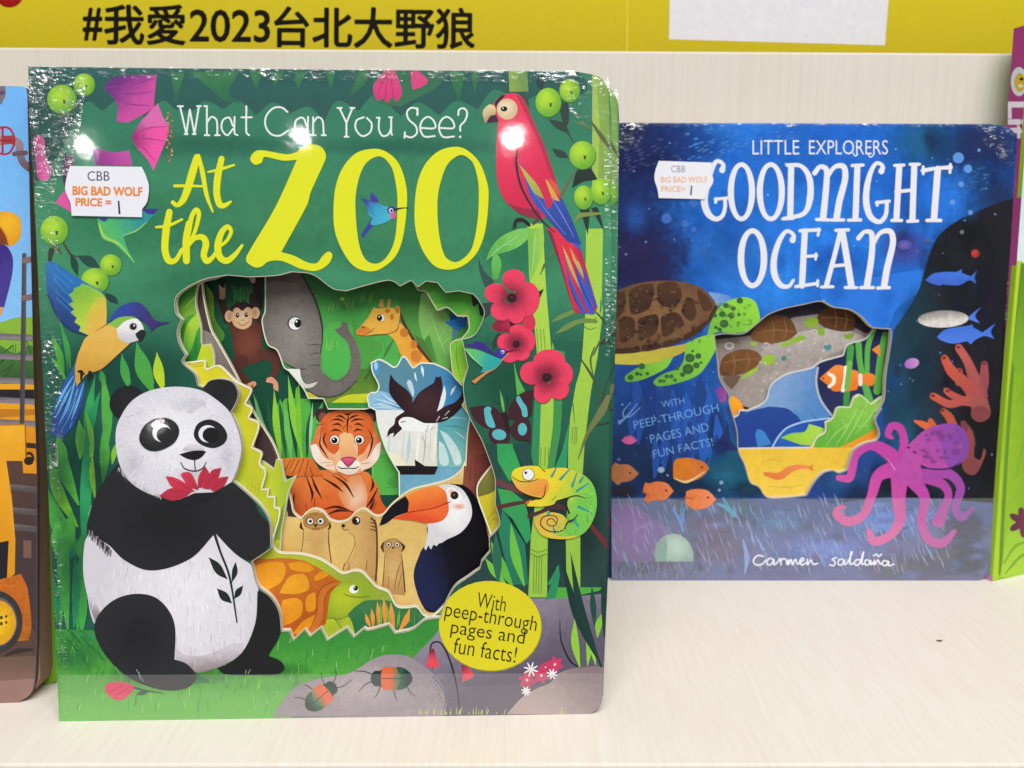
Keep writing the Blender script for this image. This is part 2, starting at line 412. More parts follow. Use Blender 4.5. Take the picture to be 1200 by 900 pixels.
# yellow sign standing behind the panel
sf = Frame(Vector((0, Y_BACK+.06, 0)), Vector((1, Y_BACK+.06, 0)), 0)
sg = Canvas(sf, 0, [(-190, -90), (1560, -90), (1560, 330), (-190, 330)], th=.004, mat=M_FLAT, edge=plain('sign_edge', '#b8a22a'))
sg.base('#cdb926', '#bfab22', ('l', 0, -40, 0, 80), tx=.05)
for t, x0, y0, x1, y1, of in (('#', 98, 10, 119, 47, 1.2), ('我愛', 123, 6, 217, 52, 1.1), ('2023', 223, 12, 316, 49, .9), ('台北大野狼', 322, 9, 556, 56, 1.1)):
    sg.bold(t, x0, y0, x1, y1, '#15130f', of, .5)
sg.e(11, -8, 17, 17, '#b8201c', '#8c1413', ('l', 0, -20, 0, 10))
sg.p('786,-60 1046,-60 1037,53 784,46', '#dcd8de')
sg.s('735,-60 735,70', 1.6, '#d8c545')
so = sg.build('sign_board'); so['label'] = 'yellow sign with black Chinese lettering and a blank white card, behind the back panel'; so['category'] = 'sign'
so.name = 'yellow_sign'

# ------------------------------------------------------------------ cling film with its crumpled edges and the hazy overlap band at the foot
def film_mat(lo=.82, hi=.94):
    m = bpy.data.materials.new('cling_film'); m.use_nodes = True; t = m.node_tree; N = t.nodes; K = t.links.new
    N.clear(); out = N.new('ShaderNodeOutputMaterial')
    tr = N.new('ShaderNodeBsdfTransparent'); gl = N.new('ShaderNodeBsdfGlossy'); gl.inputs['Roughness'].default_value = .10
    tc = N.new('ShaderNodeTexCoord'); mp = N.new('ShaderNodeMapping'); mp.inputs['Scale'].default_value = (260, 60, 820); mp.inputs['Rotation'].default_value = (0, R(24), 0)
    nz = N.new('ShaderNodeTexNoise'); nz.inputs['Scale'].default_value = 1; nz.inputs['Detail'].default_value = 4; nz.inputs['Roughness'].default_value = .7
    bp = N.new('ShaderNodeBump'); bp.inputs['Strength'].default_value = .6; bp.inputs['Distance'].default_value = .001
    K(tc.outputs['Object'], mp.inputs[0]); K(mp.outputs[0], nz.inputs['Vector']); K(nz.outputs[0], bp.inputs['Height']); K(bp.outputs[0], gl.inputs['Normal'])
    n2 = N.new('ShaderNodeTexNoise'); n2.inputs['Scale'].default_value = 75; n2.inputs['Detail'].default_value = 2; K(tc.outputs['Object'], n2.inputs['Vector'])
    ml = N.new('ShaderNodeMath'); ml.operation = 'MULTIPLY_ADD'; K(n2.outputs[0], ml.inputs[0]); ml.inputs[1].default_value = .55; K(nz.outputs[0], ml.inputs[2])
    mr = N.new('ShaderNodeMapRange'); mr.inputs[1].default_value = lo; mr.inputs[2].default_value = hi; mr.inputs[3].default_value = .015; mr.inputs[4].default_value = .6
    K(ml.outputs[0], mr.inputs[0])
    mx = N.new('ShaderNodeMixShader'); K(mr.outputs[0], mx.inputs[0]); K(tr.outputs[0], mx.inputs[1]); K(gl.outputs[0], mx.inputs[2])
    K(mx.outputs[0], out.inputs[0]); return m
def haze_film_mat():
    m = bpy.data.materials.new('film_overlap'); m.use_nodes = True; t = m.node_tree; N = t.nodes; K = t.links.new
    N.clear(); out = N.new('ShaderNodeOutputMaterial')
    tr = N.new('ShaderNodeBsdfTransparent'); df = N.new('ShaderNodeBsdfDiffuse'); df.inputs[0].default_value = (.86, .82, .78, 1)
    mx = N.new('ShaderNodeMixShader'); mx.inputs[0].default_value = .10
    K(tr.outputs[0], mx.inputs[1]); K(df.outputs[0], mx.inputs[2]); K(mx.outputs[0], out.inputs[0]); return m
M_FILM, M_HAZE, M_CRUMPLE = film_mat(), haze_film_mat(), film_mat(.77, .90)
def film(fr, strips, bands, parent, depth=-.0007):
    """strips: (corner a, corner b, corner c, corner d, columns, rows, amplitude) in photo units on the cover; bands: ring"""
    v, f, fm = [], [], []
    for k, (a, b, c, d, nx, ny, amp) in enumerate(strips):
        n0 = len(v); rnd = random.Random(k+3)
        for j in range(ny+1):
            for i in range(nx+1):
                s_, t_ = i/nx, j/ny
                x = (a[0]*(1-s_)+b[0]*s_)*(1-t_)+(d[0]*(1-s_)+c[0]*s_)*t_
                y = (a[1]*(1-s_)+b[1]*s_)*(1-t_)+(d[1]*(1-s_)+c[1]*s_)*t_
                lx, lz = fr.hit(x, y, depth)
                e = min(1, 4*min(s_, 1-s_)+.15)*min(1, 4*min(t_, 1-t_)+.15)
                v.append((lx, depth-amp*e*rnd.random(), lz))
        for j in range(ny):
            for i in range(nx):
                q = n0+j*(nx+1)+i; f += [(q, q+1, q+nx+2), (q, q+nx+2, q+nx+1)]; fm += [2, 2] if nx > 25 and ny > 25 else [0, 0]
    for r in bands:
        n0 = len(v)
        for x, y in r:
            lx, lz = fr.hit(x, y, depth+.0001); v.append((lx, depth+.0001, lz))
        f.append(tuple(range(n0, n0+len(r)))); fm.append(1)
    return mesh('shrink_wrap', v, f, [M_FILM, M_HAZE, M_CRUMPLE], parent, fm)
def price_sticker(fr, outline, draw, parent):
    cv = Canvas(fr, -.0009, outline, th=.0001, mat=M_FLAT); cv.base('#e6e4ec', tx=.05); draw(cv)
    return cv.build('price_sticker', parent)
# ------------------------------------------------------------------ green picture book with the panda
ZF = Frame(ground(70, 845), ground(705, 836), 4.2)
HOLE = (ZP(200, 300, 5.217, '345,118! 190,150 45,240 35,340 70,390! 45,460 55,530 95,605! 75,650 150,720 170,790! 200,800!') +
        ZP(80, 430, 4.444, '710,98! 740,68 800,60 860,78 888,130 880,180 850,235! 890,330 906,430 882,540 860,592! 950,670 1010,730 1050,800') +
        ZP(60, 600, 3.53, '910,90 912,150! 830,205! 855,300 910,350 945,410 955,490!') +
        ZP(300, 640, 5.4545, '165,540! 215,540! 238,600! 310,530! 345,575! 415,520! 455,600! 580,520! 625,580! 690,525! 720,535 850,500! 890,555! 1000,530 1080,470 1180,455!') +
        ZP(420, 540, 5, '500,850 560,740 640,680! 710,630! 720,590! 770,530! 765,450! 825,370 800,250! 800,110 780,30!') +
        ZP(430, 420, 7.06, '1020,860! 950,680 840,470 800,300 795,180! 830,70!') +
        ZP(390, 300, 5.217, '795,800! 825,680! 790,510! 870,475 925,350 890,270! 860,235! 770,215! 690,225! 640,165! 570,155! 520,190! 480,150! 410,185! 380,160! 340,150 260,165 80,215! 0,200') +
        ZP(200, 300, 5.217, '870,115 740,98! 650,120 480,130!'))
ZOUT = parse('33,78! 200,80! 420,82! 676,84! 702,90 713,105 716,128! 716.5,330! 712.5,600! 710,703! 707,812! 703,828 692,836.5! 70,845.5! 51,460!')
def shade(cv, pts, a, n, rad, tone, L=10, w=1.2, ang=None, seed=1):
    """short brush hairs scattered in a disc"""
    rnd = random.Random(seed)
zoo = thing('picture_book', 'green zoo picture book with black and white panda and yellow title, front of shelf', 'book', ZF.M, 'copies of the green zoo picture book')
c = Canvas(ZF, 0, ZOUT, HOLE, .003, M_INK, plain('cover_fold', '#39704f', .4))
c.base('#3f8963', '#1d5b48', ('l', 0, 230, 0, 470))
c.p('30,70 720,70 720,330 30,330', '#357a5f', '#3f8b63', ('l', 0, 150, 0, 250))
c.p('30,330 720,330 720,520 30,520', '#3d8862', '#1e5a48', ('l', 0, 320, 0, 430))
c.p('540,400 720,400 720,720 540,720', '#226048', '#24433f', ('l', 0, 470, 0, 640))
for x, y, rx, ry, col, k in ((300, 250, 170, 60, '#479468', .6), (480, 240, 150, 80, '#4a9a6c', .5), (150, 260, 120, 60, '#3a8a60', .5), (250, 330, 120, 40, '#2f7a58', .5), (480, 305, 120, 34, '#46966a', .5), (160, 440, 90, 50, '#17503f', .6), (610, 290, 80, 60, '#2f7f58', .5), (600, 450, 60, 50, '#1a5640', .5), (640, 620, 70, 90, '#1b3a38', .5), (90, 560, 40, 90, '#15443c', .6), (330, 290, 200, 30, '#3c8a5c', .4), (240, 170, 140, 20, '#2f6f5c', .5), (470, 172, 180, 16, '#2c6a5a', .4)):
    c.soft(x, y, rx, ry, col, k)
# dark foliage along the top
c.f('30,70! 660,70! 690,100 660,125! 640,108 610,122! 580,105 560,128! 535,118 515,135! 490,120 470,136! 440,112 420,130! 395,118 380,142! 362,125 340,133! 320,120 300,135! 280,118 262,128! 240,118 225,130 205,128! 190,118 170,140! 150,110 120,130! 100,120 70,180! 40,220!', '#2b5d59', '#2d5750', ('l', 0, 80, 0, 140))
for q in ('200,84! 206,120! 216,86!', '223,84! 262,118! 283,121! 268,108 280,84!', '292,82! 300,104! 308,84!', '318,84! 321,102! 333,84!', '345,84! 349,105! 359,84!', '382,84! 388,106! 393,84!', '420,84! 410,112! 428,98 432,84!', '525,84! 538,121! 545,84!', '552,84! 556,110! 562,84!', '595,84! 600,108! 612,84!'):
    c.f(q, '#3c7a50', '#2f6a4c', ('l', 0, 84, 0, 115))
c.f('437,84! 470,84! 520,84! 515,100 470,125! 440,118', '#386f52')
c.z(430, 60, 4)
c.p('665,92 750,95 758,190 668,190', '#8ba54e', '#6f9250', ('l', 665, 0, 750, 0))
c.f('720,190! 755,230 760,275! 735,250', '#3c4a44'); c.f('790,130! 830,110 825,180! 800,170', '#2d4444')
# flowers at top left
c.z(0, 0, 4)
c.f('490,410! 540,360 735,350! 722,480 725,505! 665,540 600,575! 545,570! 550,490', '#6d2f7e', '#cf4f9f', ('l', 530, 380, 690, 520))
for q in ('500,410 600,400 720,370', '520,430 610,440 715,430', '545,470 620,490 700,495'): c.s(q, [4, 7, 3], '#93398c')
c.f('615,640! 670,560 740,485! 765,550 790,592 785,640 720,800! 690,745 640,690', '#7d2a66', '#ea52a1', ('r', 605, 645, 130, 130))
c.f('615,640! 660,570 740,485! 766,552 786,592! 690,602', '#7d2a66', '#d868aa', ('r', 605, 645, 140, 140))
for q in ('618,642 690,602 786,592', '620,650 690,650 770,660', '625,655 680,700 730,760'): c.s(q, [3, 6, 2], '#b03a80')
rnd = random.Random(4)
for i in range(26): c.e(790+rnd.random()*28-8, 530+i*9, 5, 4, rnd.choice(('#c98442', '#b35a4a', '#d8a050')))
c.f('430,695! 470,700 540,715 605,705! 622,775! 450,775!', '#c250a2', '#8a3286', ('l', 600, 700, 460, 780))
c.f('300,700! 330,790 312,880 294,840', '#5e2e60'); c.f('330,715! 345,760 325,830! 318,780', '#8a3a80')
c.f('160,640 205,650 215,740 240,800 222,845 180,835 170,770', '#c9468c', '#e070ac', ('l', 160, 0, 240, 0))
c.f('80,0! 175,0! 150,170! 90,250!', '#234b48'); 
for i in range(14):
    y = 20+i*40; c.s(f'{60+rnd.random()*60},{y+90} {120+rnd.random()*40},{y+rnd.random()*60+60} {170+rnd.random()*50},{y+100}', [3, 10, 2], rnd.choice(('#17413b', '#2e6a50', '#1c4a44', '#4a7a54')))
def fruit(x, y, rx, ry, cv=c):
    cv.e(x+3, y+4, rx, ry, '#3c6c34'); cv.e(x, y, rx, ry, '#b0d83a', '#6aa836', ('r', x-rx*.2, y-ry*.3, rx*1.35, ry*1.35))
    cv.e(x+rx*.18, y+ry*.18, rx*.09, ry*.14, '#3a4a20'); cv.s(f'{x+rx*.05},{y+ry*.05} {x+rx*.3},{y+ry*.08}', 3, '#4a5a24')
fruit(395, 397, 50, 52); fruit(290, 465, 68, 68)
# macaw at the left
c.z(0, 220, 4)
c.f('260,70! 310,15 335,115!', '#dc539e')
c.s('280,230 330,310 360,325', [10, 12, 6], '#4a4a30'); c.s('250,260 290,310', [30, 8], '#5c5c38')
c.f('330,305! 365,350 367,418! 335,370', '#22443c'); c.f('360,318! 430,322 470,375! 410,368', '#274a40'); c.f('490,490! 540,510 556,548! 508,530', '#20403a')
c.f('230,280! 255,290 240,350! 225,340', '#2c3c30')
fruit(255, 200, 65, 68); fruit(520, 362, 50, 50); fruit(445, 437, 65, 60)
c.f('455,140! 600,110 745,98! 690,160 580,230! 600,290 635,355! 540,265 480,235', '#2a8f92', '#58b860', ('l', 660, 110, 480, 230))
c.f('668,100! 745,98! 720,125! 690,122', '#3b3188'); c.f('455,140! 510,140! 490,160', '#3a4a9a')
c.s('465,170 490,230 560,265 630,350', [8, 14, 10, 3], '#9ccc62'); c.s('580,225 640,200 690,160', [3, 8, 3], '#8fcc74')
for x0, y0, x1, y1, w, b, col in ((320, 870, 265, 560, 14, 10, '#3f9a4a'), (300, 900, 240, 680, 34, 10, '#4fa83f'), (330, 850, 305, 680, 20, 4, '#45a048'), (310, 900, 235, 790, 22, 6, '#58b045'),
                            (720, 920, 640, 730, 60, -8, '#46a048'), (770, 930, 735, 770, 44, -8, '#b4d02c'), (612, 920, 570, 780, 34, -4, '#3f9c4c'), (490, 930, 470, 850, 34, 0, '#3c9a48')):
    c.blade(x0, y0, x1, y1, w, b, col)
c.z(40, 400, 6.667)
for x0, y0, x1, y1, w, b, col, c2 in ((420, 900, 480, 250, 70, -25, '#2f9a58', '#3aa65a'), (560, 900, 530, 220, 85, 25, '#4aa040', '#5ab04a'), (400, 900, 520, 380, 70, -20, '#23905a', '#2a9a5c'),
                                    (460, 900, 400, 530, 45, 12, '#8ac42e', '#6fb83a'), (360, 920, 350, 610, 90, 14, '#66b03a', '#5aa840'), (260, 960, 190, 740, 60, 0, '#58a83c', '#66b440'),
                                    (940, 420, 800, 0, 110, -25, '#4ca03f', '#4aa044'), (1015, 400, 960, 80, 70, -22, '#c2d626', '#a6cc30'), (745, 380, 685, 90, 60, -12, '#4aa444', '#3a9a4c'),
                                    (610, 960, 650, 780, 45, -4, '#8cc434', '#7abc3a'), (420, 940, 470, 760, 45, 0, '#86c030', '#6cb43a')):
    c.blade(x0, y0, x1, y1, w, b, col, c2)
c.z(40, 520, 6.667)
for x0, y0, x1, y1, w, b, col, c2 in ((385, 900, 410, -160, 90, 8, '#27985c', '#2a9a5a'), (340, 650, 120, 60, 95, -46, '#7cc02c', '#5cb03c'), (350, 480, 180, -120, 110, -36, '#4ea43a', '#4ca43e'),
                                    (540, 310, 545, -160, 80, 10, '#4a9f3c', '#4fa842'), (480, 440, 455, 60, 46, -12, '#7fbf34', '#8cc83c'), (380, 900, 90, 320, 130, -44, '#44a444', '#4aa83f'),
                                    (230, 900, 295, 500, 95, 14, '#46aa44', '#55b040'), (190, 900, 190, 580, 100, -8, '#3fa24a', '#5cb444'), (290, 900, 300, 800, 60, 0, '#23906a', '#2a9468'), (360, 900, 390, 680, 60, -10, '#55ac42', '#3aa04c')):
    c.blade(x0, y0, x1, y1, w, b, col, c2)
c.s('290,690 355,780', [2, 6], '#5aa878'); c.s('425,560 450,480', 6, '#7fb0a0')
c.z(60, 600, 3.53)
for x0, y0, x1, y1, w, b, col in ((40, 480, 30, 60, 40, 10, '#3da048'), (70, 490, 65, 20, 46, -12, '#4bae44'), (110, 500, 150, 90, 50, -12, '#37a04a'), (25, 460, 10, 260, 30, 4, '#1f8a5a'), (95, 480, 100, 170, 34, 6, '#2a9460'), (125, 520, 135, 260, 34, 4, '#45a848')):
    c.blade(x0, y0, x1, y1, w, b, col)
# grass floor
c.z()
for q in ((85, 660, 40, 90, '#0f3a34', .5), (70, 560, 26, 70, '#12403a', .5), (100, 520, 30, 60, '#134238', .45), (120, 560, 24, 40, '#10382f', .5), (150, 470, 30, 30, '#164a3c', .4), (600, 610, 40, 50, '#133430', .45), (690, 600, 26, 90, '#1c3230', .5), (655, 560, 20, 60, '#1a4034', .4), (100, 430, 50, 40, '#184e40', .4)): c.soft(*q)
c.z()
c.f('55,736! 110,738 160,734! 330,736! 530,722! 500,770 320,850! 60,850!', '#348a34', '#62b044', ('l', 0, 735, 0, 830))
c.f('88,742! 115,752 135,775! 200,800! 250,800! 150,740!', '#3a9050', '#2f8a4c', ('l', 80, 0, 200, 0))
rnd = random.Random(11)
for i in range(150):
    x = 66+rnd.random()*430; y = 752+rnd.random()*84
    if x > 330 and y > 845-(x-320)*.45: continue
    h = 5+rnd.random()*9; c.s(f'{x},{y} {x+rnd.random()*5-1},{y-h}', [.9, .5], rnd.choice(('#2f8038', '#8acc60', '#9ad06a', '#3f9238', '#2a7040')), cap=False)
for i in range(24):
    x = 72+rnd.random()*60; y = 750+rnd.random()*30
    c.s(f'{x},{y} {x-8-rnd.random()*6},{y-14}', [1, .5], '#1f6a44', cap=False)
# macaw body
c.z(0, 220, 4)
c.f('215,355! 245,345 330,400 430,460 480,490 502,560 500,640! 415,692! 330,660 270,600 225,500', '#2c6fb4', '#24427e', ('l', 330, 420, 240, 580))
c.f('325,500! 345,488! 350,470! 375,462! 385,448! 430,465 485,500 502,560 500,640! 415,690! 372,672! 380,650! 350,630! 362,610! 332,585! 350,570! 322,545! 345,535!', '#7fb83e', '#b6cf42', ('l', 340, 480, 440, 640))
c.f('405,600! 440,540 490,510 502,560 500,640! 420,690! 395,665! 410,640!', '#e0b44e', '#cdbf46', ('l', 490, 640, 410, 560))
for q in ('240,390 330,470', '250,430 340,520', '255,480 340,555', '260,375 350,450', '270,520 345,590'): c.s(q, [3, 12, 3], '#3f8ec8')
c.s('225,500 270,600 330,662 412,692', [4, 10, 10, 4], '#22346a')
c.z(40, 400, 6.667)
c.f('400,-10! 340,140 250,300 170,480 132,720! 190,752! 236,742! 320,640 385,490 402,300! 350,350! 325,230', '#2a5a9c', '#27488a', ('l', 330, 200, 180, 740))
for q in ('330,300 250,440 170,600', '320,330 260,520 195,650', '345,370 290,540 215,700', '390,330 330,520 280,680', '310,270 220,420 165,540'): c.s(q, [5, 26, 4], '#6fb2de', '#4c8cc6', ('l', 330, 300, 200, 700))
for q in ('310,320 240,500 165,640', '330,420 270,580 190,735', '370,440 320,580 250,700', '395,420 340,600 300,680'): c.s(q, [4, 10, 4], '#22346e')
c.z(0, 220, 4)
c.f('505,630! 560,560 640,535 690,570 730,622 800,630! 740,650 712,672! 690,640 640,612 560,612', '#2f4a9e', '#3c3070', ('l', 540, 560, 720, 630))
c.f('500,645! 550,615 610,606 655,640 655,700 600,735 540,792 460,842 395,868! 352,905! 365,800 395,715 418,690!', '#e2b455', '#d29c3e', ('l', 470, 700, 450, 860))
c.z(40, 400, 6.667)
c.f('400,0! 780,-10! 640,125 530,218 440,248! 405,262! 335,352! 322,220 350,90', '#e0b14f', '#cf9a3c', ('l', 500, 20, 480, 240))
c.s('770,0 640,122 530,216 440,248', [5, 7, 5], '#6c5634')
c.s('350,235 375,240 370,300', [18, 30, 14], '#1b1b1d'); c.s('375,240 395,255', 14, '#1b1b1d'); c.s('440,245 430,300', [34, 18], '#1b1b1d'); c.s('440,250 455,280', [14, 10], '#1b1b1d')
c.z(0, 220, 4)
c.f('508,640! 560,608 620,604 655,618! 600,630 552,660!', '#86ba46')
c.f('548,662! 590,625 640,614 672,648 672,700 610,726 562,708', '#eceae6', '#c9c6cc', ('l', 600, 640, 600, 726))
c.f('636,684! 668,664 684,682 662,722! 645,705', '#222428')
c.e(626, 650, 19, 18, '#9a9aa0'); c.e(627, 651, 15, 15, '#20180f'); c.e(631, 646, 4, 4, '#ffffff')
# bamboo and branches at the right
c.z()
c.p('694,84 713,100 716.5,230 694,226', '#8fae4e', '#7aa048', ('l', 694, 0, 716, 0))
c.p('686.7,268 706.7,268 705,363 684,420 675,450 668,490 666,520 664,690 680,690 679,640 684,520 690,470 700,420 706.7,363', '#9fc84a')
c.p('686.7,268 706.7,268 703,363 698,420 691,470 685,520 680,600 680,690 664,690 663,630 667,520 672,480 677,450 682,420 686,363', '#a6cd4a', '#94bf42', ('l', 0, 300, 0, 690))
c.p('700,110 703,150 700,225 694,226 694,84 699,86', '#a2bc5a')
c.s('682,372 690,378 699,372', 1, '#5a7a30'); c.s('685,383 691,386 698,384', 1, '#5a7a30')
c.p('618,262 636,262 640,340 646,410 650,470 648,540 642,620 641,700 619,700 622,630 631,560 634,470 628,400 620,320', '#abd24c', '#97c344', ('l', 0, 280, 0, 690))
for x in (629, 633, 637): c.s(f'{x},385 {x+2},412', .7, '#5f7f2c')
for x in (634, 639, 643): c.s(f'{x},524 {x-.5},546', .8, '#5f7f2c')
for x in (626, 629, 632, 635): c.s(f'{x},652 {x-1},695', .8, '#5f7f2c')
for x in (671, 674, 676): c.s(f'{x},500 {x-1},520', .7, '#5f7f2c')
c.s('621,643 630,647 641,644', .9, '#5f7f2c'); c.s('621,648 630,652 641,649', .9, '#5f7f2c')
c.p('650,410 662,412 657,505 650,545 641,600 636,590 648,500', '#3f8f4c'); 
c.p('634,470 636,430 626,470 622,545 631,560', '#2f8a58'); c.p('658,530 667,495 664,548 650,590 650,548', '#2c9460')
c.z(540, 400, 6)
c.f('372,138! 402,250 452,350! 395,382!', '#58ae50'); c.f('275,338! 300,420 312,520! 288,470', '#68b458'); c.f('640,0! 660,50! 640,60!', '#6cb85a')
c.s('845,125 920,240 970,340 985,440', [10, 20, 18, 16], '#445238'); c.s('1066,190 1015,330 992,430', [8, 12, 16], '#36463a')
c.s('1040,400 985,500 890,650 825,830', [50, 56, 26, 6], '#74794a', '#6a7440', ('l', 1000, 420, 860, 700)); c.s('960,590 1055,570', [8, 14], '#2d3a30')
c.s('940,40 912,130 930,240', [10, 14, 8], '#55653c'); c.s('985,20 1060,5', [6, 16], '#2c3c34'); c.s('790,440 800,580', [8, 3], '#4a6a34')
c.s('1040,470 1060,380 1062,200', [20, 10, 6], '#3b4a38')
c.z(540, 270, 6)
c.f('630,650! 700,590 800,555! 830,570! 720,620', '#6e8a4c'); c.f('660,730! 740,660 850,620 955,625! 960,650 840,655 740,705', '#6f8c48')
c.s('945,570 1000,630 1028,690', [10, 14, 8], '#3a4a30'); c.s('1040,735 980,780 930,880', [8, 16, 10], '#4e6040'); c.s('985,800 1010,770 1070,780', [8, 12, 8], '#26382e')
c.s('590,240 560,310', [20, 6], '#5a6a3c'); c.s('670,130 600,200', [26, 8], '#5f7048')
c.z(430, 60, 4)
c.s('900,250 930,360 970,430', [5, 9, 5], '#3c4a3a'); c.s('975,560 920,660 890,720', [6, 14, 4], '#6c6448'); c.s('1050,330 1100,400 1170,500', [8, 22, 6], '#55613c')
c.s('960,330 1010,340 1060,370', [3, 14, 4], '#6a7a48')
for q in ('848,318! 920,335 952,388! 890,362', '865,455! 920,468 948,500! 895,496', '905,255! 940,240 948,320 935,358! 915,320'): c.f(q, '#33423e')
for q in ('960,642! 985,560 1040,542 1082,602! 1015,612', '998,740! 1042,730 1036,862!', '1050,735! 1082,735 1112,845!'): c.f(q, '#28332f')
c.s('975,800 1000,770 1100,760', [6, 24, 10], '#7c8c48')
fruit(850, 240, 60, 68); fruit(950, 185, 48, 55); fruit(1010, 487, 62, 66); fruit(1015, 685, 45, 56); fruit(1097, 657, 48, 62)
# parrot
c.z(540, 270, 6)
c.f('175,215! 215,120 290,40 400,-10! 485,-20! 470,60 380,130 258,168! 215,182!', '#62b14c', '#7cc25c', ('l', 250, 160, 420, 20))
c.s('185,205 280,120 400,40', [2, 5, 2], '#b8dcA0'); c.s('300,105 360,95', 3, '#a8d490'); c.s('330,75 350,35', 3, '#a8d490'); c.s('250,145 260,105', 3, '#a8d490')
c.f('228,165! 268,180 286,250 262,342! 225,350! 215,250', '#56a64c', '#6cb858', ('l', 240, 340, 240, 180))
c.f('472,-10! 580,-20! 585,90 560,200 492,350! 478,200', '#78b84c', '#9aca52', ('l', 480, 0, 580, 0)); c.s('525,20 515,150 498,320', [3, 4, 2], '#c2e0a0')
c.f('120,190! 165,285 232,352! 222,392! 168,396! 135,300', '#33504a'); c.f('140,515! 200,508 242,522 205,590 150,635! 165,565', '#2b443f')
c.f('605,-20! 720,-20! 850,140! 872,230 962,540! 935,592! 800,578! 750,430 680,180', '#e0304a', '#b82a48', ('l', 760, 200, 840, 200))
c.f('605,-10! 640,20 690,180 800,578! 755,440 680,190', '#7a2a48')
c.f('690,-10! 780,-10! 850,145! 800,110', '#4258b6'); c.f('712,130! 770,330 885,588! 845,582! 770,400', '#3c58b4'); c.f('800,250! 880,400 945,590! 905,592! 840,420', '#3a58be')
c.f('712,100! 770,220 852,440! 765,270', '#c6b858', '#a89a70', ('l', 720, 120, 840, 420)); c.f('765,120! 830,220 898,395! 805,240', '#c8a850', '#b0a070', ('l', 770, 120, 890, 380))
c.f('850,250! 900,350 962,540! 940,545! 880,400', '#4a50a8'); c.s('790,220 860,420 930,560', [3, 9, 4], '#2a3c7e'); c.s('745,330 800,480 850,560', [3, 8, 3], '#24366e'); c.s('765,110 820,210', [4, 14], '#e04a40')
c.z(430, 60, 4)
c.s('760,815 730,790 700,792 684,832', [16, 14, 12, 6], '#241f24'); c.s('735,795 700,800 698,835', [10, 10, 5], '#2c2428'); c.s('780,810 800,790', 12, '#5a3c40')
c.f('598,240 635,207 690,198 735,225 772,310 830,440 872,560 905,680 890,740 822,788! 730,768 660,715 622,650 606,560 608,430 614,320 592,280', '#e63a5c', '#d02a4c', ('l', 640, 400, 800, 760))
c.f('700,205! 735,225 772,310 830,440 872,560 905,680 880,640! 820,470 760,330', '#b82f4e')
c.f('660,715! 730,768 822,790! 800,745 730,735', '#9a2a44'); c.s('720,215 740,245 757,270', [4, 10, 4], '#a84a44')
c.f('598,240! 630,208 650,206! 612,250! 605,300! 618,330! 580,335! 560,335! 575,312 605,285', '#47243e')
c.f('545,278 574,250 600,262 603,296 578,302! 556,340! 545,310', '#dcc894', '#b89a70', ('l', 560, 260, 580, 320))
c.e(657, 272, 49, 49, '#e8d7b2', '#d2b68c', ('r', 650, 262, 62, 62)); c.e(643, 271, 16, 12, '#1c1c1e'); c.e(638, 268, 3, 3, '#fff')
c.f('722,520! 760,600 800,680 830,692! 850,740 880,690! 915,690! 960,790 1005,905! 940,895! 860,800 770,690', '#3f5cb6', '#2f4696', ('l', 740, 600, 960, 880))
c.f('712,530! 750,570 800,630 830,692! 780,660', '#bdb850', '#a0a64c', ('l', 720, 540, 820, 690)); c.f('835,600! 850,610 905,705! 870,690', '#d8a24a'); c.f('850,590! 888,625 905,680! 880,660', '#d8584a')
c.s('704,465 700,530 725,640 800,770 880,850', [8, 11, 11, 9, 4], '#3b2a46'); c.s('800,700 870,790 960,890', [3, 9, 3], '#2f4088'); c.s('860,680 910,760 970,870', [3, 7, 3], '#6a7ccc')
c.s('770,650 850,760 930,860', [3, 8, 3], '#5a78cc')
# pink bells at the top
c.f('85,90! 130,88! 165,190 140,235 120,215 95,242 75,220 48,232 30,165', '#e24a86', '#c83a74', ('l', 100, 100, 100, 240))
for q in ('100,100 85,225', '110,100 125,220', '95,100 50,200'): c.s(q, [2, 4], '#a82e64')
c.f('205,95! 240,92! 285,135 270,160 215,182! 208,140', '#d84680'); c.s('120,240 118,262', 4, '#7a4a3c')
# hibiscus
def hibiscus(x, y, pet, r, dark):
    for px, py, rx, ry, ro in pet:
        c.e(px+3, py+4, rx, ry, '#a8283f', rot=ro); c.e(px, py, rx, ry, '#8f2742', '#ea3f60', ('r', x, y, r, r), ro)
    for k in range(40):
        a = k*math.pi/20; l = r*(.5+.4*random.random()); c.s(f'{x+math.cos(a)*r*.12},{y+math.sin(a)*r*.12} {x+math.cos(a)*l},{y+math.sin(a)*l}', [2.6, 1], '#8a2740', cap=False)
    c.e(x, y, r*.16, r*.16, '#4a1a2c')
    for k in range(9):
        a = k*.7; c.e(x+math.cos(a)*r*.14, y+math.sin(a)*r*.13, r*.06, r*.05, '#2c1420')
c.z(540, 270, 6)
c.e(300, 672, 82, 46, '#c22c48', '#8c2038', ('r', 360, 660, 110, 60)); c.e(482, 650, 44, 62, '#d43250'); c.f('340,640! 400,640 385,680! 350,670', '#2a1820')
c.f('545,430! 585,410! 555,480!', '#1f2a24')
hibiscus(357, 470, ((372, 345, 80, 72, 0), (245, 440, 78, 68, 0), (462, 485, 90, 122, 10), (285, 565, 76, 68, 20), (388, 578, 66, 76, 0)), 165, 1)
c.f('255,725! 290,730 260,800 228,845! 220,790', '#24403a')
hibiscus(390, 795, ((400, 712, 58, 52, 0), (315, 785, 60, 60, 0), (455, 775, 68, 85, 0), (345, 872, 66, 56, -10), (425, 862, 60, 52, 0)), 115, 1)
c.z(540, 400, 6)
hibiscus(605, 250, ((622, 138, 112, 82, 0), (505, 222, 90, 82, 0), (705, 230, 82, 92, 0), (575, 355, 66, 78, 0), (688, 328, 72, 80, 0)), 165, 1)
